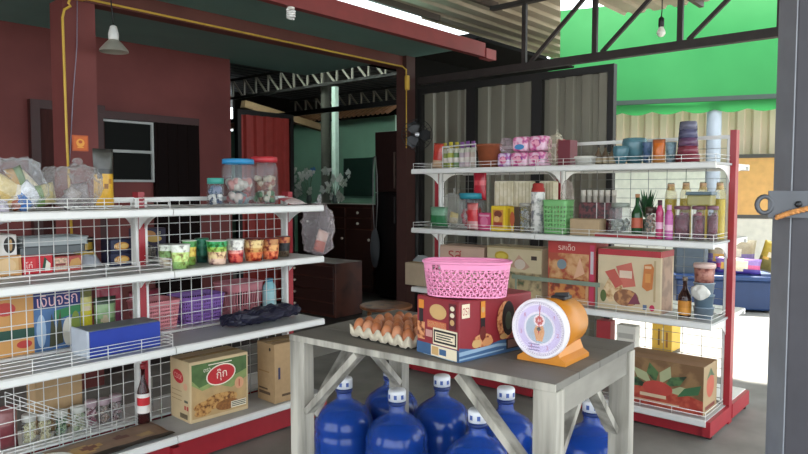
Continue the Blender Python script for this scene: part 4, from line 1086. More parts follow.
carton('cooking_oil_carton', 'tan carton with red oval logo on a green and brown picture, bottom shelf', (ctr.x, ctr.y, z4), rr, wf, df, hh, pl_, {
 'front': [('rect', .03, .06, .97, .95, C('#bc9c6c', .6, var=.15, scale=15)), ('poly', [(.03, .62), (.2, .5), (.45, .55), (.7, .45), (.97, .58), (.97, .95), (.03, .95)], lg), ('poly', [(.03, .7), (.15, .56), (.4, .62), (.6, .6), (.97, .72), (.97, .95), (.03, .95)], gr),
   ('ell', .52, .71, .255, .175, C('#efe4cf', .5), .12), ('ell', .52, .71, .235, .155, ov, .12), ('text', 'กุ๊ก', .53, .71, .2, crm, .08, .3), ('text', 'ตรา', .28, .83, .05, crm, .1),
   ('ell', .3, .24, .25, .09, fr_), ('ell', .52, .3, .28, .1, fr_), ('ell', .62, .18, .2, .09, C('#8c5a2c', .6, var=.4, scale=60)), ('ell', .2, .14, .14, .06, fr_),
   ('ell', .83, .5, .08, .1, C('#d9a07a', .5)), ('text', '1', .83, .5, .12, C('#b8322c', .5)), ('rect', .68, .1, .95, .21, C('#e6dcc4', .5)), ('rect', .69, .15, .94, .165, C('#4a4a3a', .5)), ('rect', .69, .12, .94, .135, C('#4a4a3a', .5)), ('rect', .69, .18, .94, .195, C('#4a4a3a', .5)), ('rect', .3, .9, .7, .915, crm)],
 'left': [('ell', .42, .72, .27, .11, ov, -.15), ('text', 'COOK', .42, .72, .09, C('#e8a9a0', .5), -.12, .4), ('ell', .78, .58, .1, .06, C('#d8a080', .5)), ('rect', .72, .32, .9, .36, C('#5a5a4a', .6)), ('rect', .72, .2, .8, .27, C('#b8423c', .6)), ('rect', .84, .2, .92, .27, C('#b8423c', .6)), ('rect', .5, .05, .88, .13, C('#6a5a44', .6)),
   ('rect', .1, .48, .6, .492, C('#a4875f', .6)), ('rect', .1, .40, .6, .412, C('#a4875f', .6)), ('rect', .1, .33, .6, .342, C('#a4875f', .6))]})
A = on_z(257, 399, z4); B = on_z(278.5, 405.5, z4); Cc = on_z(305, 398, z4)
B.y += .03; A.y += .03; ex = Vector((math.cos(rr), math.sin(rr), 0)); ey = Vector((-ex.y, ex.x, 0)); d2_ = .16; w2_ = .23
hh2 = on_y(278.5, 344, B.y).z-z4
d2_ = min(d2_, 3.085-B.y); ctr = B+ex*w2_/2+ey*d2_/2
carton('brown_carton', 'plain brown carton behind the left table leg on the bottom shelf', (ctr.x, ctr.y, z4), rr, w2_, d2_, hh2, CARD, {'left': [('rect', .1, .12, .75, .17, C('#5c4632', .7)), ('rect', .1, .2, .6, .23, C('#5c4632', .7)), ('rect', .1, .5, .7, .52, C('#9a7548', .7)), ('ell', .75, .9, .05, .03, C('#2a1d14', .7))],
   'front': [('rect', .1, .4, .16, .6, C('#3a3a5a', .7)), ('rect', .2, .1, .8, .14, C('#5c4632', .7))]})
# flattened printed sacks in front
g0 = on_z(95, 437, z4)
def sack(lab, c, w, d, rot, cols, seed, zoff=0., spots=()):
    m = MB(); nx, ny = 22, 12; V = []
    for i in range(nx+1):
        row = []
        for j in range(ny+1):
            u, v = i/nx-.5, j/ny-.5
            zz = .006+.007*noise.noise(Vector((u*5+seed, v*4, seed)))+.006*(math.cos(PI*u)*math.cos(PI*v))
            row.append(m.bm.verts.new((u*w, v*d, max(.001, zz)+zoff)))
        V.append(row)
    for i in range(nx):
        for j in range(ny):
            u, v = (i+.5)/nx, (j+.5)/ny; c_ = cols[0]
            if v < .18: c_ = cols[1]
            for (su, sv, sr, sc2) in spots:
                if ((u-su)*1.6)**2+(v-sv)**2 < sr*sr: c_ = sc2
            m.face([V[i][j], V[i+1][j], V[i+1][j+1], V[i][j+1]], C(c_, .5, var=.15, scale=20), True)
    o = m.build('printed_sack', None, (c.x, c.y, z4), rot, mods=[('SOLIDIFY', {'thickness': .001, 'offset': 1.})]); tag(o, lab, 'sack')
sack('flat brown printed sack lying on the bottom shelf front', Vector((1.36, 2.935, 0)), .5, .23, .02, ['#8a705c', '#2e2822'], 1.3, 0., [(.25, .5, .25, '#b8945a'), (.3, .5, .14, '#7a4a3a'), (.62, .6, .12, '#6a3f34'), (.8, .4, .14, '#a68a5c')])
pt = on_z(3, 452, z4)
t = thing('white_plate', 'white plate at the lower left end of the bottom shelf', 'plate', (1.09, 2.90, z4)); m = MB(); m.lathe([(0, .003), (.05, .002), (.06, 0), (.085, .015), (.09, .018), (.083, .018), (.058, .006), (0, .006)], C('#dcdcd2', .3, name='white_glaze'), 28); m.build('dish', t)
jl2 = [(33, 416, 15), (48.5, 415, 14), (65, 412, 14), (82, 408, 15), (95, 402, 12), (108, 400, 12), (120, 396, 12)]
labs = ['leftmost of the row', 'second from the left', 'third from the left', 'fourth from the left', 'fifth from the left', 'sixth from the left', 'rightmost, nearest the red upright']
cols_ = [['#d8d4a8', '#b8b48a'], ['#d8d0a0', '#c4b890'], ['#8aa078', '#4a6a48'], ['#9fae84', '#d8d4b8'], ['#8a4a5a', '#d0b8b8'], ['#a08878', '#7a6a60'], ['#8a6a6a', '#b0a098']]
for (px, yt, wpx), lb_, cc_ in zip(jl2, labs, cols_):
    x, w, h = LB(px-wpx/2, px+wpx/2, yt, FY, z4)
    jar('small glass jar behind the wire on the bottom shelf, %s' % lb_, (x, FY+.045, z4), w/2, h, '#c8c8c0' if px < 90 else '#b09aa0', [(.03, .45, cc_), (.4, .8, cc_)], name='glass_jar', group='glass jars on the bottom shelf', lidh=.22)
x, w, h = LB(144, 157, 379, FY, z4)
jar('small glass jar behind the wire, right of the brown bottle', (x, FY+.045, z4), w/2, h, '#b0aca0', [(.03, .6, ['#8a8078', '#a09a90'])], name='glass_jar', lidh=.3)
x, w, h = LB(-8, 23, 409, FY, z4)
pouch('crumpled dark red bag behind the wire at the left of the bottom shelf', (x, FY+.06, z4), 0, w, h, .08, [(.6, '#7a3a40'), (1, '#8f5a5a')], name='red_bag', cat='bag')
x, w, h = LB(38, 86, 376, FY+.1, z4)
carton('brown_carton', 'plain brown carton at the back behind the row of glass jars', (x, FY+.19, z4), 0, w, .1, h, CARD, tape=True)
t = thing('wire_rack', 'loose white wire rack leaning aslant behind the wire on the bottom shelf', 'rack', (0, 0, 0)); m = MB()
p, q = on_y(5, 392, 3.14), on_y(100, 424, 3.14)
dv = Vector((0, 0, -.02))
for k in range(4): m.tube([p+dv*k, q+dv*k*.6], .002, WHITE, 5)
for k in range(8): e = p.lerp(q, k/7); m.tube([e, e+dv*3*(1-.4*k/7)], .002, WHITE, 5)
m.build('wires', t)
# ================================================================== GOODS ON THE RIGHT SHELVES
r1, r2, r3, r4 = RZS[3]+.001, RZS[2]+.001, RZS[1]+.001, RZS[0]+.001
XF = 3.72
def rpos(x0, x1, yt, X, z): return RB_(x0, x1, yt, X, z)

# ---- top shelf
bots = [(444, 143, '#8a9a4a', '#b0a03a'), (450, 142, '#a8b04a', '#c8b83a'), (456, 142, '#6a8a5a', '#a89a34'), (461.5, 142, '#b8a8b0', '#8a5a9a'), (467, 141, '#d8c0c4', '#7a4a8a'), (472.5, 141, '#c9b8a8', '#8a5a94')]
names_ = ['leftmost, with olive cap', 'second from the left, with yellow cap', 'third from the left, with olive cap', 'third from the right, with violet cap', 'second from the right, with violet cap', 'rightmost, beside the brown pot']
for (px, yt, c, cp), nm in zip(bots, names_):
    y, w, h = rpos(px-2.8, px+2.8, yt, 3.84, r1)
    bottle('small bottle on the right shelving top, %s' % nm, (3.85, y, r1), w/2*.9, h, '#d0d0c0', cp, [c, '#e0d8d0', c], (.08, .6), name='small_bottle', group='small bottles on the right shelving top', shoulder=.62, neckr=.55, capf=.2, alpha=1)
y, w, h = rpos(432, 442, 144, 3.8, r1)
pouch('red packet standing at the left end of the right shelving top', (3.80, y, r1), QR, w, h, .03, [(.3, '#c8a888'), (.7, '#b83a34'), (1, '#c04a3c')], roll=.1)
y, w, h = rpos(441, 474, 146, 3.74, r1)
t = thing('wire_display_stand', 'white wire display stand around the small bottles', 'rack', (3.76, y, r1), QR); m = MB()
m.tube([(-w/2, 0, 0), (-w/2, 0, h), (w/2, 0, h+.008), (w/2, 0, 0)], .005, WHITE, 6); m.build('front_frame', t)
m = MB(); m.tube([(-w/2, 0, h*.98), (-w/2, .12, h*.98), (-w/2, .12, 0)], .004, WHITE, 6); m.tube([(w/2, 0, h), (w/2, .12, h), (w/2, .12, 0)], .004, WHITE, 6); m.build('side_frame', t)
y, w, h = rpos(474, 496, 144, 3.74, r1)
t = thing('clay_pot', 'reddish brown tapered pot on the right shelving top', 'pot', (3.79, y, r1)); m = MB(); R0 = w/2
m.lathe([(0, .002), (R0*.72, 0), (R0*.95, h*.9), (R0, h*.92), (R0, h), (R0*.9, h), (R0*.68, .01), (0, .008)], C('#8c4a2c', .6, var=.1, scale=30), 28); m.build('pot', t)
pk1, pk2 = tone('#d86aa0', '#f0c8dc', 26, .3, '#a83a86'), tone('#9a5ab0', '#e4d0e8', 26, .3, '#c8508c')
tis = [(496, 509, 152, 0, 'lower left, mostly white and violet'), (509, 526, 152, 0, 'lower middle'), (526.5, 544, 152, 0, 'lower right'), (511, 527, 134, 1, 'upper left, with blue spot'), (527.5, 544, 133, 1, 'upper right')]
y, w, hlow = rpos(510, 526, 152, 3.76, r1)
for x0, x1, yt, up, nm in tis:
    y, w, _ = rpos(x0, x1, yt, 3.76, r1); h = hlow
    t = thing('tissue_pack', 'pink and violet plastic wrapped tissue pack, %s of the stack' % nm, 'tissue pack', (3.82, y, r1+up*(h+.003)), QR, 'pink tissue packs on the right shelving top')
    m = MB(); m.ell((0, 0, h/2), (w*.5, .055, h/2), pk1 if x0 > 500 else pk2, 28, 16, power=.35)
    if up and x0 < 520: m.prints(Matrix(((1, 0, 0, -w/2), (0, 0, -1, -.0555), (0, 1, 0, 0), (0, 0, 0, 1))), w, h, [('ell', .5, .3, .3, .18, C('#3f88c0', .4))])
    else: m.prints(Matrix(((1, 0, 0, -w/2), (0, 0, -1, -.0555), (0, 1, 0, 0), (0, 0, 0, 1))), w, h, [('ell', .5, .5, .28, .25, tone('#c83a78', '#f0a8c0', 30, .3, '#7a2a8a'))])
    m.build('wrapped_pack', t)
y, w, h = rpos(497, 511, 137, 3.78, r1+hlow)
clear_bag('loose clear plastic wrap on top of the lower left tissue pack', (3.82, y, r1+hlow+.003), (.09, w, h*.95), mat=film('#d8c0d0', .15, .6), knot=False)
y, w, h = rpos(545, 559, 131, 3.78, r1)
clear_bag('pale clear bag right of the tissue packs', (3.83, y, r1), (.11, w, h), mat=film('#e2d9bf', .2, .7), seed=4.4)
y, w, h = rpos(558, 570, 140, 3.78, r1)
carton('maroon_box', 'plain maroon upright box on the right shelving top', (3.83, y, r1), QR, w, .1, h, C('#6f1f2c', .5), cat='box', tape=False)
y, w, h = rpos(571, 592, 156, 3.72, r1)
t = thing('white_tub', 'short white tub right of the maroon box', 'tub', (3.77, y, r1)); m = MB(); m.lathe([(0, 0), (w*.42, 0), (w*.45, h*.75), (w*.48, h*.78), (w*.48, h*.98), (w*.44, h), (0, h)], C('#e6e4da', .4), 26); m.build('tub', t)
for k, px in enumerate((597, 604, 611)):
    y, w, h = rpos(px-3.3, px+3.3, 145, 3.8, r1)
    bottle('slim sauce bottle between the white tub and the blue bowls, %s of three' % ('left', 'middle', 'right')[k], (3.82, y, r1), w/2, h, '#6a5a48', '#3a3430', ['#b8a888'], (.1, .4), name='sauce_bottle', group='slim bottles on the right shelving top', alpha=1, shoulder=.5)
# blue glass bowls, stacked on edge
gb = C('#5c8894', .15, alpha=.8, name='blue_glass')
for k, (x0, x1, yt, nm) in enumerate(((613, 630, 146, 'smaller, at the left'), (621, 647, 138, 'larger, leaning behind the small one'))):
    y, w, h = rpos(x0, x1, yt, 3.76+.07*k, r1)
    t = thing('glass_bowl', 'blue grey glass bowl on the right shelving top, %s' % nm, 'bowl', (3.75+.09*k, y, r1)); m = MB(); R0 = w/2*.93
    m.lathe([(0, .003), (R0*.5, 0), (R0*.85, h*.4), (R0, h*.8), (R0*.9, h*.98), (R0*.7, h), (R0*.66, h*.97), (R0*.86, h*.8), (R0*.8, h*.42), (R0*.46, .008), (0, .01)], gb, 26); m.build('bowl', t)
y, w, h = rpos(641, 651, 142, 3.78, r1)
cup('dark blue cup left of the orange packet', (3.8, y, r1), w/2, h, [(1, '#3a5a74')], '#4a6a84', name='plastic_cup')
y, w, h = rpos(651, 664, 139, 3.76, r1)
pouch('orange packet standing on the right shelving top', (3.78, y, r1), QR, w, h, .045, [(.3, '#c8884a'), (.8, '#d0702c'), (1, '#b8683c')])
y, w, h = rpos(664, 675, 142, 3.78, r1)
cup('grey blue cup right of the orange packet', (3.8, y, r1), w/2, h, [(1, '#6a8890')], '#7a949a', name='plastic_cup')
y, w, h = rpos(676, 698, 121, 3.78, r1)
t = thing('glass_stack', 'tall stack of purple and maroon glasses near the red end post', 'glasses', (3.80, y, r1)); R0 = w/2
m = MB(); m.lathe([(0, 0), (R0*1.05, 0), (R0*1.08, h*.2), (R0*1.0, h*.21), (0, h*.21)], C('#7a1f2c', .4), 26); m.build('base_pack', t)
for q in range(4):
    z0 = h*(.21+.195*q); hh = h*.195
    m = MB(); m.lathe([(0, z0), (R0*.98*(1-.05*q), z0), (R0*(.9-.05*q), z0+hh), (0, z0+hh)], C(['#8a3a4c', '#6a4a6a', '#5a5a78', '#6a6a80'][q], .25, alpha=.85), 18); m.build('glass', t)

# ---- second shelf
y, w, h = rpos(423, 441, 207, XF, r2)
pouch('green bag at the left end of the second shelf on the right', (3.80, y, r2), QR, w, h, .07, [(.6, '#2f7a4a'), (1, '#7aa88a')], name='green_bag', cat='bag')
y, w, h = rpos(440, 458, 190, 3.78, r2)
clear_bag('clear bag with gold twist behind the green bag', (3.83, y, r2), (.1, w, h), mat=film('#d4d4cc', .15, .6), seed=6.1, inner=[(0, .03, w*.6, h*.3, .04, [(.5, '#b8a888'), (1, '#c9b060')], 0, .2)])
y, w, h = rpos(456, 478, 193, 3.74, r2)
jar('clear jar with teal lid holding red packets on the right shelving', (3.80, y, r2), w/2, h, '#2f8fa0', [(.05, .6, ['#c8484c', '#d88a90', '#e0d0cc'])], lidh=.16)
y, w, h = rpos(466, 480, 203, 3.69, r2)
pouch('red packet with white top before the teal lidded jar', (3.685, y, r2), QR, w*.8, h, .035, [(.3, '#d8a0a0'), (.75, '#cc3a40'), (1, '#d87a78')])
y, w, h = rpos(477, 491, 213, XF, r2)
carton('pink_box', 'bright pink box left of the yellow box on the right shelving', (XF+.04, y, r2), QR, w*.94, .08, h, C('#d0487c', .5), {'front': [('ell', .5, .5, .3, .3, C('#e07aa0', .5)), ('rect', .1, .8, .9, .9, C('#e8b0c4', .5))]}, cat='box', tape=False)
y, w, h = rpos(480, 493, 176, 3.88, r2)
hz = on_x(486, 200, 3.88).z; ht = RZS[3]-.015-hz
pouch('red glossy packet hanging under the top shelf above the pink box', (3.80, y, hz), QR, w, ht, .03, [(.5, '#b82838'), (.7, '#d85a60'), (1, '#c02c3c')], name='hanging_packet')
y, w, h = rpos(491, 505, 206, XF-.02, r2)
y2, w2, h2 = rpos(505, 517, 207, XF-.02, r2)
W_ = w; carton('yellow_box', 'bright yellow box with red brown picture on the right shelving', (XF+.03, y, r2), QR, w, .1, h, C('#e2c22a', .5), {'front': [('rect', .14, .15, .86, .85, C('#c8843c', .5)), ('ell', .5, .68, .28, .14, C('#7a3a2a', .5)), ('rect', .2, .2, .8, .36, C('#9c3a2c', .5)), ('ell', .42, .48, .2, .12, C('#e0b070', .5))], 'right': [('rect', .3, .1, .6, .9, C('#b8962a', .5))]}, cat='box', tape=False)
carton('yellow_box', 'yellow and dark box half behind the bright yellow one', (XF+.08, y2+.01, r2), QR, w2, .08, h2, C('#c8ac2e', .5), {'front': [('rect', .45, 0, 1, 1, C('#4a3a2c', .5)), ('ell', .3, .5, .2, .3, C('#b85a3a', .5))]}, cat='box', tape=False)
for k, (x0, x1, nm) in enumerate(((496, 515, 'left'), (515.5, 533, 'middle'), (541, 556, 'right'))):
    y, w, h = rpos(x0, x1, 181, 3.87, r2)
    z0 = on_x(510, 200, 3.86).z-r2
    t = thing('napkin_pack', 'cream wrapped napkin pack on end at the back of the second shelf, %s of three' % nm, 'napkins', (3.875, y, r2), QR, 'cream napkin packs')
    m = MB(); m.box(-w/2, -.03, 0, w/2, .03, h, tone('#d8ceae', '#e8e0c8', 14), bev=.008)
    for q in range(5): m.box(-w/2+w*(q+.5)/5-.002, -.0315, .01, -w/2+w*(q+.5)/5+.002, -.03, h-.01, C('#b8aa84', .5))
    m.build('wrapped_pack', t)
y, w, h = rpos(517, 529, 203, XF, r2)
jar('ribbed clear glass jar right of the yellow boxes', (XF+.04, y, r2), w/2, h, '#a8a49a', [(.05, .8, ['#c8c4b8', '#9c9888', '#b8b4a0'])], name='glass_jar', lidh=.1, neck=.95)
y, w, h = rpos(529.5, 542, 183, XF, r2)
t = thing('spray_can', 'tall white and grey patterned can with red tip on the right shelving', 'can', (XF+.03, y, r2)); R0 = w/2; m = MB()
m.lathe([(0, 0), (R0, 0), (R0, h*.82)], tone('#b8b8b0', '#e4e2dc', 40, .3, '#8a8a90'), 22); m.build('body', t)
m = MB(); m.lathe([(R0, h*.82), (R0*.9, h*.9), (R0*.8, h*.91), (R0*.8, h*.97), (R0*.6, h), (0, h)], C('#a83a34', .4), 20); m.build('cap', t)
y, w, h = rpos(541.5, 566, 201, 3.69, r2)
basket('plastic_basket', 'light green plastic basket with square holes on the right shelving', (3.69+.06, y, r2), QR, w, .115, h, '#79b873', slots(24, 6, .1, .9, .5, .5), taper=.92, power=.3, n=144, k=30)
y, w, h = rpos(557, 573, 172, 3.86, r2)
clear_bag('tall clear wrapped bundle standing behind the green basket', (3.895, y, r2), (.045, w*.9, h*.97), mat=film('#cbb9b0', .25, .7), seed=8.8, knot=False)
y, w, h = rpos(569, 598, 219, 3.68, r2)
carton('card_tray', 'low tan card box right of the green basket', (3.74, y, r2), QR, w, .1, h, C('#b39a78', .7), cat='box', tape=False)
zt_ = r2+h
y, w, h = rpos(577, 614, 190, 3.78, r2)
t = thing('bottle_rack', 'dark maroon rack of small bottles with white caps', 'rack', (3.85, y, r2), QR); m = MB(); dkr = tone('#3a1a1e', '#6a2a30', 40, .4, '#1e1214')
zr_ = on_x(595, 214, 3.8).z-r2; m.box(-w/2, -.05, 0, w/2, .05, h*.72, dkr, bev=.003); m.build('crate', t)
for k in range(6):
    xx = -w/2+w*(k+.5)/6; m = MB(); m.lathe([(0, h*.72), (w*.05, h*.72), (w*.05, h*.86), (w*.062, h*.86), (w*.062, h), (0, h)], C('#cfc8bc', .4), 10, c=(xx, -.025, 0)); m.build('bottle_cap', t)
m = MB(); m.box(-w/2-.003, -.054, h*.34, w/2+.003, -.05, h*.36, WHITE); m.box(w*.0, -.055, 0, w*.015, -.05, h*.72, WHITE); m.box(w*.22, -.055, 0, w*.235, -.05, h*.72, WHITE); m.build('rail', t)
# newspaper / red tray under jars
y, w, h = rpos(595, 655, 226, 3.68, r2)
t = thing('red_tray', 'flat red tray with white edge under the jars on the right shelving', 'tray', (3.735, y, r2), QR); m = MB(); m.box(-w/2, -.06, 0, w/2, .06, .014, C('#a82c34', .5)); m.build('tray', t)
m = MB(); m.box(-w/2, -.062, .014, w/2, .062, .022, C('#c9c4bc', .5)); m.build('liner', t)
zt2 = r2+.0225
y, w, h = rpos(607, 629, 203, 3.70, zt2)
jar('wide clear glass jar standing on the red tray', (3.735, y, zt2), w/2, h, '#8a9288', [(.03, .5, ['#8a9088', '#b0b4a8', '#6a7068'])], name='glass_jar', lidh=.14, neck=.7)
y, w, h = rpos(630, 642, 194, 3.72, zt2)
bottle('dark green bottle with red label on the red tray', (3.74, y, zt2), w/2*.9, h, '#24502e', '#b07a50', ['#b85a40'], (.15, .4), name='sauce_bottle', shoulder=.5, alpha=.95)
y, w, h = rpos(643, 655, 207, 3.71, zt2)
jar('brown jar with dark lid at the right end of the red tray', (3.735, y, zt2), w/2*.95, h, '#4a3a30', [(.03, .85, ['#b0907a', '#9c7c68', '#c0a48c'])], name='glass_jar', lidh=.22)
y, w, h = rpos(633, 660, 188, 3.86, r2)
t = thing('herb_bunch', 'bunch of dark green leaves sticking up behind the jars', 'leaves', (3.865, y, r2)); rnd = random.Random(5)
m = MB(); m.lathe([(0, 0), (.028, 0), (.032, .1), (0, .1)], C('#4a5a48', .4), 14); m.build('holder', t)
m = MB()
for q in range(46):
    a = rnd.uniform(0, 2*PI); l = rnd.uniform(.04, .09); b = Vector((0, 0, .1)); tip = Vector((math.cos(a)*l*.35, math.sin(a)*l*.8, .1+rnd.uniform(.3, 1.)*(h-.1)))
    sd = Vector((-math.sin(a), math.cos(a), .3)).normalized()*.011; mid = b.lerp(tip, .6)
    m.poly([b, mid-sd, tip, mid+sd], C(rnd.choice(['#24582c', '#2f6a34', '#1c4424']), .5))
o = m.build('leaves', t); o['kind'] = 'stuff'
cw = [(655, 662.5, 200, '#b83a68', 'left, with dark cap', '#4a2a34'), (664, 672, 205, '#c060a0', 'right, violet pink', '#d8a0c8')]
for x0, x1, yt, c, nm, cp in cw:
    y, w, h = rpos(x0, x1, yt, 3.685, r2)
    bottle('magenta bottle at the front of the right shelving, %s of two' % nm, (3.70, y, r2), w/2, h, c, cp, [c, '#e0b0c8', c], (.1, .6), name='syrup_bottle', shoulder=.68, neckr=.5, capf=.14, alpha=1, group='magenta bottles')
for x0, x1, nm, cols in ((671, 689, 'left', ['#7a2a44', '#8a3450', '#6a2238']), (689, 704, 'middle', ['#b03a50', '#8a3048', '#c85a6a']), (704, 717, 'right', ['#a03a4c', '#5a5a58', '#7a3044'])):
    y, w, h = rpos(x0, x1, 206, 3.71, r2)
    jar('squat jar of dark red pickles, %s of three before the golden bottles' % nm, (3.745, y, r2), w/2*.86, h, '#7a5060', [(.02, .45, cols), (.4, .82, cols)], name='pickle_jar', lidh=.1, neck=.95, fill='#7c2440', group='dark red jars')
golds = [(670, 184, 'leftmost'), (685, 183, 'second from the left'), (702, 183, 'third from the left'), (720, 183, 'rightmost, by the red end post')]
for px, yt, nm in golds:
    y, w, h = rpos(px-6.5, px+6.5, yt, 3.85, r2)
    bottle('golden oil bottle with tan cork, %s of four' % nm, (3.865, max(y, 1.10), r2), w/2*.92, h, '#d8c878', '#c09a78', None, (.5, .6), liquid='#cdb23a', name='oil_bottle', shoulder=.78, neckr=.5, capf=.1, group='golden oil bottles', alpha=.3)
y, w, h = rpos(689, 713, 192, 3.745, r2+.1)
zj = max(z for z in (rpos(690, 702, 206, 3.71, r2)[2],))+r2
t = thing('lidded_tub', 'pale yellow tub with blue grey lid on the dark red jars', 'tub', (3.75, y, zj+.002), QR); m = MB(); hh = max(.05, r2+.1+h-zj)
m.box(-w/2, -.045, 0, w/2, .045, hh*.75, C('#a39a58', .3, alpha=.75), bev=.006); m.build('tub', t)
m = MB(); m.box(-w/2-.006, -.051, hh*.75, w/2+.006, .051, hh, C('#5a6e78', .4), bev=.005); m.build('lid', t)

# ---- third shelf
def rcarton(lab, x0, x1, yt, X, d, z, col, pr, cat='carton', name='carton', tape=False):
    y, w, h = rpos(x0, x1, yt, X, z); return carton(name, lab, (X+d/2, y, z), QR, w, d, h, col, pr, cat=cat, tape=tape), y, w, h
y, w, h = rpos(406, 425, 263, 3.70, r3)
carton('tan_box', 'small tan box at the left end of the third shelf beside the pink basket', (3.74, y, r3), QR, w, .1, h, C('#a8957c', .7), cat='box')
hb_ = h
y, w, h = rpos(411, 432, 255, 3.86, r3)
t = thing('glass_dome', 'grey clear rounded plastic lid standing behind the tan box', 'lid', (3.87, y, r3)); m = MB(); m.lathe([(w*.5, 0), (w*.5, h*.5), (w*.42, h*.8), (w*.2, h*.97), (0, h)], clear('#b8c0c0', .6, .2), 24, sx=.45); m.build('dome', t)
beige = C('#c4b491', .6, var=.05); grn = tone('#7a8a5a', '#a8a878', 20); redc = C('#b23a34', .5, var=.08)
rcarton('pinkish tan carton behind the pink basket on the third shelf', 440, 484, 246, 3.75, .16, r3, C('#b89a84', .6), {'front': [('rect', 0, .55, 1, .95, C('#c4a490', .6)), ('text', 'รส', .35, .78, .22, C('#a83a34', .5)), ('rect', .55, .68, .9, .74, C('#8a9a74', .6)), ('rect', .62, .2, .95, .5, grn)]}, name='snack_carton')
rcarton('beige carton with yellow oval mark on the third shelf', 487, 541.5, 247, 3.74, .16, r3, beige, {'front': [('rect', 0, 0, 1, .5, tone('#8a7a5c', '#b8a47c', 18, h3='#5a6a4a')), ('ell', .28, .8, .13, .1, C('#b89a2c', .5)), ('ell', .28, .8, .1, .06, C('#d0b84a', .5)), ('rect', .82, .76, .92, .84, C('#3a2a24', .5)), ('poly', [(.45, .6), (.6, .85), (.8, .62), (.7, .55)], C('#b8907a', .5)), ('ell', .62, .66, .1, .1, C('#c8b8a8', .5)), ('rect', .04, .5, .3, .53, C('#6a8a5a', .5)), ('rect', .0, .96, 1, 1, C('#9c8a64', .6))]}, name='snack_carton')
t, y, w, h = rcarton('tall red carton with food picture in the middle of the third shelf', 548, 596, 241, 3.72, .17, r3, redc, {'front': [('rect', .02, 0, .86, .8, tone('#b87a4a', '#d0a070', 16, h3='#a84a34')), ('ell', .3, .62, .1, .08, C('#7a8a90', .5)), ('rect', .05, .1, .8, .4, tone('#a8442c', '#d08a4a', 22, h3='#7a3a24')), ('poly', [(.55, .4), (.68, .75), (.78, .5)], C('#d8a888', .5)), ('text', 'รสเด็ด', .4, .9, .1, C('#e8d0c0', .5)), ('rect', .88, .05, .97, .95, C('#c83a5c', .5)), ('rect', .895, .5, .955, .85, C('#c8c0c4', .5))]}, name='snack_carton')
nd = tone('#c8a070', '#e0c49a', 30, h3='#a87a4c')
rcarton('cream carton with red top and picture of noodle packets on the third shelf', 598, 661, 250, 3.70, .2, r3, C('#d2bf9c', .6, var=.05), {'front': [('rect', 0, .9, 1, 1, C('#b02a34', .5)), ('poly', [(.08, .3), (.2, .55), (.4, .5), (.42, .2), (.2, .12)], nd), ('poly', [(.3, .72), (.55, .8), (.62, .42), (.42, .38)], C('#c86a5a', .5)), ('rect', .36, .54, .56, .66, C('#e2c8b0', .5)), ('poly', [(.12, .62), (.28, .68), (.42, .44), (.3, .36)], C('#c05a4c', .5)), ('ell', .47, .22, .2, .14, tone('#8a5a3c', '#c08a5a', 26)), ('poly', [(.5, .12), (.62, .32), (.7, .14)], C('#7a3a4a', .5)), ('ell', .1, .22, .05, .1, C('#5a6a3a', .5)),
   ('poly', [(.72, .42), (.75, .78), (.86, .8), (.9, .74), (.88, .4), (.8, .36)], C('#c8783c', .5)), ('rect', .76, .72, .86, .76, C('#e0b890', .5)), ('rect', .77, .5, .85, .64, C('#d8944c', .5)), ('ell', .88, .1, .04, .05, C('#c02a50', .5)), ('rect', .74, .06, .8, .14, C('#5a6a8a', .5)), ('rect', .9, .2, .93, .85, C('#b8a078', .5))],
   'right': [('rect', .1, 0, .9, .9, tone('#8a6a54', '#a8846a', 12)), ('rect', 0, .9, 1, 1, C('#b02a34', .5))]}, name='noodle_carton')
y, w, h = rpos(676, 689, 278, 3.72, r3)
bottle('brown bottle with orange label on the third shelf near the red end post', (3.76, y, r3), w/2, h, '#3c2420', '#8a7a6a', ['#d8943a', '#c8842e'], (.06, .42), liquid='#2a1512', name='drink_bottle', shoulder=.5, neckr=.34, alpha=.92)
y, w, h = rpos(700, 722, 265, 3.70, r3)
tub = thing('blue_tub', 'stack of blue grey plastic tubs with reddish lid by the red end post', 'tubs', (3.77, max(y, 1.14), r3)); R0 = min(w/2, .062)
for q in range(3):
    z0 = h*.22*q; m = MB(); m.lathe([(0, z0), (R0*.82, z0), (R0*.95, z0+h*.2), (R0, z0+h*.2), (R0, z0+h*.215), (0, z0+h*.215)], C(['#7a8a98', '#6a8090', '#8a98a2'][q], .4), 26); m.build('tub', tub)
m = MB(); m.lathe([(0, h*.66), (R0*.86, h*.66), (R0*.95, h*.92), (0, h*.92)], tone('#8a5048', '#b07a6a', 40, h3='#6a3a34'), 26); m.build('upper_tub', tub)
m = MB(); m.lathe([(0, h*.92), (R0*1.04, h*.92), (R0*1.04, h*.98), (R0*.98, h), (0, h)], C('#d8b8ae', .4), 26); m.build('lid', tub)
cy = max(y, 1.14)
m = MB(); m.ell((0, 0, h*.5), (.02, R0*.9, h*.14), C('#dcdad2', .8, bump=.2), 26, 14, crumple=.008, freq=40, seed=3)
o = m.build('cloth', tub, (-R0-.012, 0, 0))
# greenish price rail in front of the left bay goods
pa_, pb_ = on_x(512, 276.5, 3.655), on_x(600, 279.5, 3.655)
m = MB(); m.box(3.650, pb_.y, pa_.z-.012, 3.656, pa_.y, pa_.z+.014, C('#7d8a78', .4, name='grey_green_rail'))
for yy in (pa_.y-.03, pb_.y+.02): m.box(3.651, yy-.006, RZS[1]+.0015, 3.655, yy+.006, pa_.z-.0121, C('#7d8a78', .4, name='grey_green_rail'))
tag(m.build('price_rail'), 'grey green rail standing before the cartons on the third shelf', 'rail')

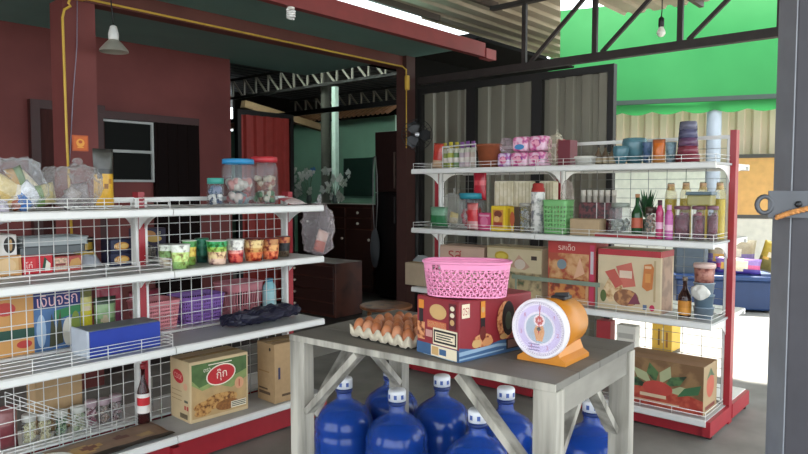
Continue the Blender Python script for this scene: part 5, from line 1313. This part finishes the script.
# ---- bottom shelf
wm = tone('#3f5a3c', '#5a7a4c', 20, h3='#2a3a28'); rdp = tone('#a83c30', '#c05a44', 18)
BX = 3.63
y, w, h = rpos(620, 716, 372, BX, r4)
a_ = on_x(712, 415, BX); b_ = on_x(632, 398, BX)
y1_, y0_ = max(on_x(703.5, 412, BX).y, 1.09), on_x(615, 390, BX).y
zt_ = on_x(704, 368, BX).z
leafs = []
for k, a in enumerate((-75, -45, -18, 12, 40, 68)):
    r_ = R(90+a); dx, dz = math.cos(r_), math.sin(r_)
    p0, p1 = (.5+dx*.1, .32+dz*.2), (.5+dx*.46, .32+dz*.62)
    nx_, nz_ = -dz*.07, dx*.1
    leafs.append(('poly', [p0, ((p0[0]+p1[0])/2+nx_, min(.98, (p0[1]+p1[1])/2+nz_)), (p1[0], min(.98, p1[1])), ((p0[0]+p1[0])/2-nx_, min(.98, (p0[1]+p1[1])/2-nz_))], wm if k % 2 else C('#b0b48a', .6)))
carton('fruit_carton', 'large red and green fruit carton on the bottom shelf near the red end foot', (BX+.12, (y0_+y1_)/2, r4), QR, y0_-y1_, .23, zt_-r4, C('#8f6a48', .7), {'front': [('rect', 0, 0, 1, 1, tone('#7a5a3c', '#96744e', 10)), ('poly', [(0, 0), (1, 0), (1, .3), (.7, .42), (.3, .42), (0, .34)], rdp)]+leafs+[('ell', .5, .4, .17, .16, C('#c04a40', .5)), ('poly', [(.72, .3), (.95, .42), (.98, .62), (.8, .5)], C('#3f6a44', .5)), ('rect', .2, .1, .75, .13, C('#d8b090', .5)), ('rect', .3, .2, .6, .27, C('#d8c0a0', .5))],
  'right': [('rect', 0, 0, 1, 1, C('#a8906c', .6)), ('ell', .5, .55, .28, .25, C('#b85a44', .5)), ('rect', .15, .08, .85, .16, C('#7a3a30', .5)), ('poly', [(.2, .7), (.5, .92), (.8, .7), (.5, .76)], wm)], 'top': [('rect', 0, 0, 1, 1, C('#5a4436', .6)), ('ell', .5, .5, .35, .3, C('#7a3a34', .6)), ('rect', .1, .4, .9, .44, C('#8a7a64', .6))]}, tape=False)
# ================================================================== THINGS IN THE BACK YARD AND OUTSIDE
# wooden drawer cabinet
CX = 5.95
ya, yb = on_x(297, 250, CX).y, on_x(372, 250, CX).y; ht = on_x(340, 204.5, CX).z
wd = tone('#3a1a12', '#4a2418', 5, .45, '#2c130d'); wdd = C('#2e150f', .45, name='dark_cabinet_wood'); kn = C('#d8d2c4', .3, name='pale_knob')
W = ya-yb
cb = thing('drawer_cabinet', 'dark red brown wooden cabinet with pale knobs in the back yard', 'cabinet', (CX+.22, (ya+yb)/2, .004), QR)
m = MB(); m.box(-W/2, -.2, .06, W/2, .22, ht-.03, wd); m.box(-W/2-.02, -.225, ht-.03, W/2+.02, .23, ht, wdd); m.box(-W/2+.03, -.18, 0, W/2-.03, .2, .06, wdd); m.build('body', cb)
for i in range(3):
    for j in range(3):
        x0 = -W/2+W*i/3+.015; x1 = -W/2+W*(i+1)/3-.015
        zs = [(ht-.16, ht-.045), (ht-.30, ht-.175), (.09, ht-.315)][j]
        o = MB().box(x0, -.216, zs[0], x1, -.2005, zs[1], wdd, bev=.004).build('drawer' if j < 2 else 'door', cb)
        m = MB(); zz = (zs[0]+zs[1])/2 if j < 2 else zs[1]-.12
        m.lathe([(0, 0), (.008, 0), (.009, .01), (.017, .016), (.015, .026), (0, .028)], kn, 12, mat=Matrix.Translation(((x0+x1)/2 if j < 2 else x1-.03, -.216, zz)) @ Matrix.Rotation(PI/2, 4, 'X')); m.build('knob', o)
# white trinket on the cabinet front edge
# bouquets in vases
rnd = random.Random(11)
for (px0, px1, y0, y1, bl, lab) in ((296, 322, 167, 196, 5, 'bunch of white paper flowers with blue ones, left on the cabinet'), (325, 345, 164, 200, 0, 'bunch of all white paper flowers, right on the cabinet')):
    c = on_x((px0+px1)/2, 190, CX+.2); zt, zb = on_x(320, y0, CX+.2).z, on_x(320, y1, CX+.2).z
    wv = on_x(px0, 190, CX+.2).y-on_x(px1, 190, CX+.2).y
    t = thing('paper_flowers', lab, 'flowers', (CX+.2, c.y, ht+.005), QR); z0 = ht+.005
    m = MB(); m.lathe([(0, 0), (.035, 0), (.045, .04), (.03, .09), (.036, .11), (.03, .11), (.024, .09), (0, .02)], C('#4a5a54', .3), 18); m.build('vase', t)
    ms_ = MB(); mf = MB()
    for q in range(13):
        p = Vector((rnd.uniform(-.5, .5)*wv, rnd.uniform(-.08, .08), rnd.uniform(zb-z0+.02, zt-z0-.02)))
        if abs(p.x) < wv*.12 and q < 3: p.x += wv*.2
        ms_.tube([(0, 0, .05), (p.x*.4, p.y*.4, p.z*.6), p], .003, C('#3a5a3a', .6), 5)
        col = C('#3f74b4', .6) if q < bl and abs(p.x) < wv*.3 else C(rnd.choice(['#dfe4de', '#c9cfc4', '#eef0ea']), .6)
        for k in range(7):
            a = k*2*PI/7+rnd.random(); s = rnd.uniform(.045, .07); d = Vector((math.cos(a), rnd.uniform(-.6, .2), math.sin(a)))
            sd = d.cross(Vector((0, 1, 0))).normalized()*s*.5
            mf.poly([p, p+d*s*.6+sd, p+d*s*1.1, p+d*s*.6-sd], col)
    ms_.build('stems', t); mf.build('petals', t)['kind'] = 'stuff'
# low chest nearer the shelves
X2 = 4.55; ya, yb = on_x(288, 290, X2).y, on_x(334, 290, X2).y; h2 = on_x(310, 262, X2).z; W = ya-yb
ch = thing('low_drawer_chest', 'low dark wooden chest of drawers behind the shelf end', 'chest', (X2+.2, (ya+yb)/2, .004), QR)
m = MB(); m.box(-W/2, -.18, 0, W/2, .2, h2, wd, bev=.004); m.build('body', ch)
for k in range(4):
    z0 = .03+(h2-.05)*k/4; o = MB().box(-W/2+.02, -.194, z0, W/2-.02, -.1805, z0+(h2-.05)/4-.012, wdd, bev=.003).build('drawer', ch)
    m = MB(); m.lathe([(0, 0), (.007, 0), (.008, .01), (.014, .014), (.012, .022), (0, .024)], kn, 12, mat=Matrix.Translation((-W/2+.12, -.194, z0+(h2-.05)/8)) @ Matrix.Rotation(PI/2, 4, 'X')); m.build('knob', o)
# tall black refrigerator cabinet
FX = 5.75
ya, yb = on_x(375, 250, FX).y, on_x(414, 250, FX).y; hf = on_x(390, 131, FX).z; W = ya-yb; zm = on_x(390, 193, FX).z
fg = thing('refrigerator', 'tall black two door refrigerator beside the corner column', 'refrigerator', (FX+.3, (ya+yb)/2, .004), QR)
bkf = C('#0d0d0e', .35, name='black_gloss', spec=.3); brn = C('#241310', .45, name='dark_brown_door', spec=.3)
m = MB(); m.box(-W/2, -.26, .03, W/2, .3, hf, bkf, bev=.006); m.box(-W/2+.03, -.24, 0, W/2-.03, .28, .03, bkf); m.build('body', fg)
o = MB().box(-W/2+.004, -.30, zm+.008, W/2-.004, -.2605, hf-.005, brn, bev=.006).build('door', fg); MB().box(W*.02, -.325, zm+.05, W*.06, -.3005, hf-.25, C('#5a4a40', .35, .3), bev=.004).build('handle', o)
o = MB().box(-W/2+.004, -.30, .05, W/2-.004, -.2605, zm-.004, bkf, bev=.006).build('door', fg); MB().box(W*.02, -.325, zm-.35, W*.06, -.3005, zm-.05, C('#2a2826', .35, .3), bev=.004).build('handle', o)
# long handled brush hanging on the refrigerator's left front
bx_ = FX-.06; by = on_x(375, 200, bx_).y; zt, zm2, zb = on_x(375, 156, bx_).z, on_x(374, 230, bx_).z, on_x(373, 266, bx_).z
br = thing('hanging_brush', 'dark grey oval headed brush with long looped handle hanging by the refrigerator', 'brush', (bx_, by, zb)); br.rotation_euler = (0, 0, QR)
m = MB(); L = zt-zb; h0 = zm2-zb; pts = [(-.012, 0, h0), (-.034, 0, h0+.3), (-.03, 0, L-.22), (-.008, 0, L-.02), (.0, 0, L), (.01, 0, L-.02), (.034, 0, L-.22), (.04, 0, h0+.3), (.014, 0, h0)]
m.tube(pts, .006, C('#8a8a88', .35, .4), 8); m.build('handle', br)
m = MB(); m.ell((0, 0, h0*.5), (.075, .03, h0*.55), C('#44474a', .7, bump=.3), 22, 12); zmn = min(v.co.z for v in m.bm.verts); m.build('brush_head', br)
m = MB(); m.tube([(0, .035, L-.012), (0, -.01, L-.012), (0, -.012, L)], .004, BLACK, 6); m.build('hook', br)
# standing fan
fx = Vector((4.72, 3.96, 0)); fz = on_x(415, 135, fx.x).z
f = thing('standing_fan', 'black round standing fan before the corner column', 'fan', fx, AZ-PI/2)
m = MB(); m.lathe([(0, 0), (.17, 0), (.17, .015), (.05, .035), (.02, .05), (0, .05)], BLACK, 26); m.build('base', f)
MB().tube([(0, 0, .045), (0, 0, fz-.05)], .014, BLACK, 10).build('pole', f)
MF_ = Matrix.Translation((0, 0, fz)) @ Matrix.Rotation(PI/2, 4, 'X')
m = MB(); m.lathe([(0, -.1), (.05, -.09), (.06, -.02), (.03, .0), (0, .0)], BLACK, 18, mat=MF_); m.build('motor', f)
m = MB()
for k in range(3):
    a = k*2*PI/3; T = MF_ @ Matrix.Rotation(a, 4, 'Z')
    m.poly([T @ Vector(p) for p in ((.015, -.02, .02), (.06, -.06, .03), (.12, -.04, .035), (.125, .03, .015), (.07, .05, .01), (.015, .02, .015))], C('#26282c', .3, alpha=.95))
m.build('blades', f)
m = MB()
for k in range(24):
    a = k*2*PI/24; m.tube([MF_ @ Vector((r*math.cos(a), r*math.sin(a), z)) for r, z in ((.02, .06), (.09, .055), (.14, .02), (.09, -.02), (.05, -.03))], .0016, BLACK, 4)
for r, z in ((.14, .02), (.1, .052)): m.tube([MF_ @ Vector((r*math.cos(q*PI/16), r*math.sin(q*PI/16), z)) for q in range(32)], .003, BLACK, 5, closed=True)
m.build('guard', f)
m = MB(); m.lathe([(0, .066), (.022, .064), (.024, .056), (0, .055)], C('#c9cbd0', .25, .6), 16, mat=MF_); m.build('badge', f)
# round wooden stool
sp = on_z(386, 304.5, .36)
s_ = thing('round_stool', 'low round brown wooden stool on the floor behind the egg tray', 'stool', (sp.x, sp.y, .004)); rw_ = tone('#6a3a1c', '#84502a', 12, .5, '#54290f')
m = MB(); m.lathe([(0, .325), (.2, .325), (.215, .335), (.215, .352), (.205, .356), (0, .356)], rw_, 32); m.build('seat', s_)
for k in range(4):
    a = PI/4+k*PI/2; m = MB(); m.tube([(math.cos(a)*.17, math.sin(a)*.17, .0), (math.cos(a)*.13, math.sin(a)*.13, .3245)], .018, rw_, 8); m.build('leg', s_)

# ------------------------------------------------------------------ outside on the lane
c0 = on_z(752, 314, 0)
ct = thing('blue_chest', 'blue plastic chest standing on the bright lane outside', 'chest', (c0.x+.25, c0.y+.25, 0), AZ-PI/2-.25)
dz_ = c0.dot(FW)+EYE*math.sin(PITCH)
hch = 31/670*7.2
m = MB(); bl_ = C('#1a3560', .45, name='blue_plastic'); m.box(-.62, -.25, .02, .36, .25, hch, bl_, bev=.02); m.build('body', ct)
m = MB(); m.box(-.64, -.27, hch, .38, .27, hch+.05, C('#203f70', .45), bev=.012); m.build('lid', ct)
for sx in (-.55, .28):
    for sy in (-.18, .18): MB().lathe([(0, 0), (.03, 0), (.03, .022), (0, .022)], BLACK, 10, c=(sx, sy, 0)).build('foot', ct)
def onct(x, y, z): return ct.matrix_basis @ Vector((x, y, z))
zl = hch+.051
for k, (x, y, w, h, d, bands, tl, rl, lab) in enumerate((
  (-.02, .09, .5, .36, .1, [(.3, '#5a4aa0'), (.6, '#7a6a9a'), (1, '#a89a7c')], .1, 0, 'large purple and tan snack bag standing on the blue chest'),
  (.0, -.16, .46, .17, .1, [(.35, '#4a3a8c'), (.6, '#c04a7a'), (1, '#8a6aa8')], -.1, .05, 'violet and pink snack bag lying before the purple one outside'),
  (.30, .0, .2, .34, .1, [(.5, '#7a7038'), (1, '#b0963a')], .15, .25, 'olive yellow bag at the right on the blue chest'))):
    p = onct(x, y, zl); pouch(lab, (p.x, p.y, zl), ct.rotation_euler.z, w, h, d, bands, tilt=tl, roll=rl, blotch=[(.5, .6, .18, '#e0d4b8'), (.25, .45, .12, '#d8a850')])
p = onct(-.47, .0, zl)
carton('slate_box', 'slate grey box on the left of the blue chest outside', (p.x, p.y, zl), ct.rotation_euler.z, .28, .3, .3, C('#3f4c58', .6), cat='box', tape=False)
p = on_z(664, 352, 0)
y, w, h = RB_(651, 671, 324, p.x, 0)
carton('yellow_carton', 'yellow printed carton on the floor beyond the right shelving', (p.x+.12, y, .001), QR, w, .2, h, C('#c9a23c', .6), {'front': [('rect', .3, .2, .4, .8, C('#6a4a24', .5)), ('rect', .5, .3, .58, .85, C('#e0d0a0', .5)), ('rect', .7, .15, .8, .7, C('#8a5a2c', .5))]}, tape=False)
y, w, h = rpos(618, 637, 325, 3.86, r4)
carton('white_bin', 'white box behind the fruit carton on the bottom shelf', (3.87, y, r4), QR, w, .07, h, C('#d8d4c8', .5), {'front': [('rect', .1, .8, .9, .88, C('#b0aca0', .5))]}, cat='box', tape=False)
y, w, h = rpos(598, 612, 320, 3.86, r4)
carton('red_box', 'small dark red box behind the scale on the bottom shelf', (3.87, y, r4), QR, w, .07, h, C('#a02a30', .5), cat='box', tape=False)
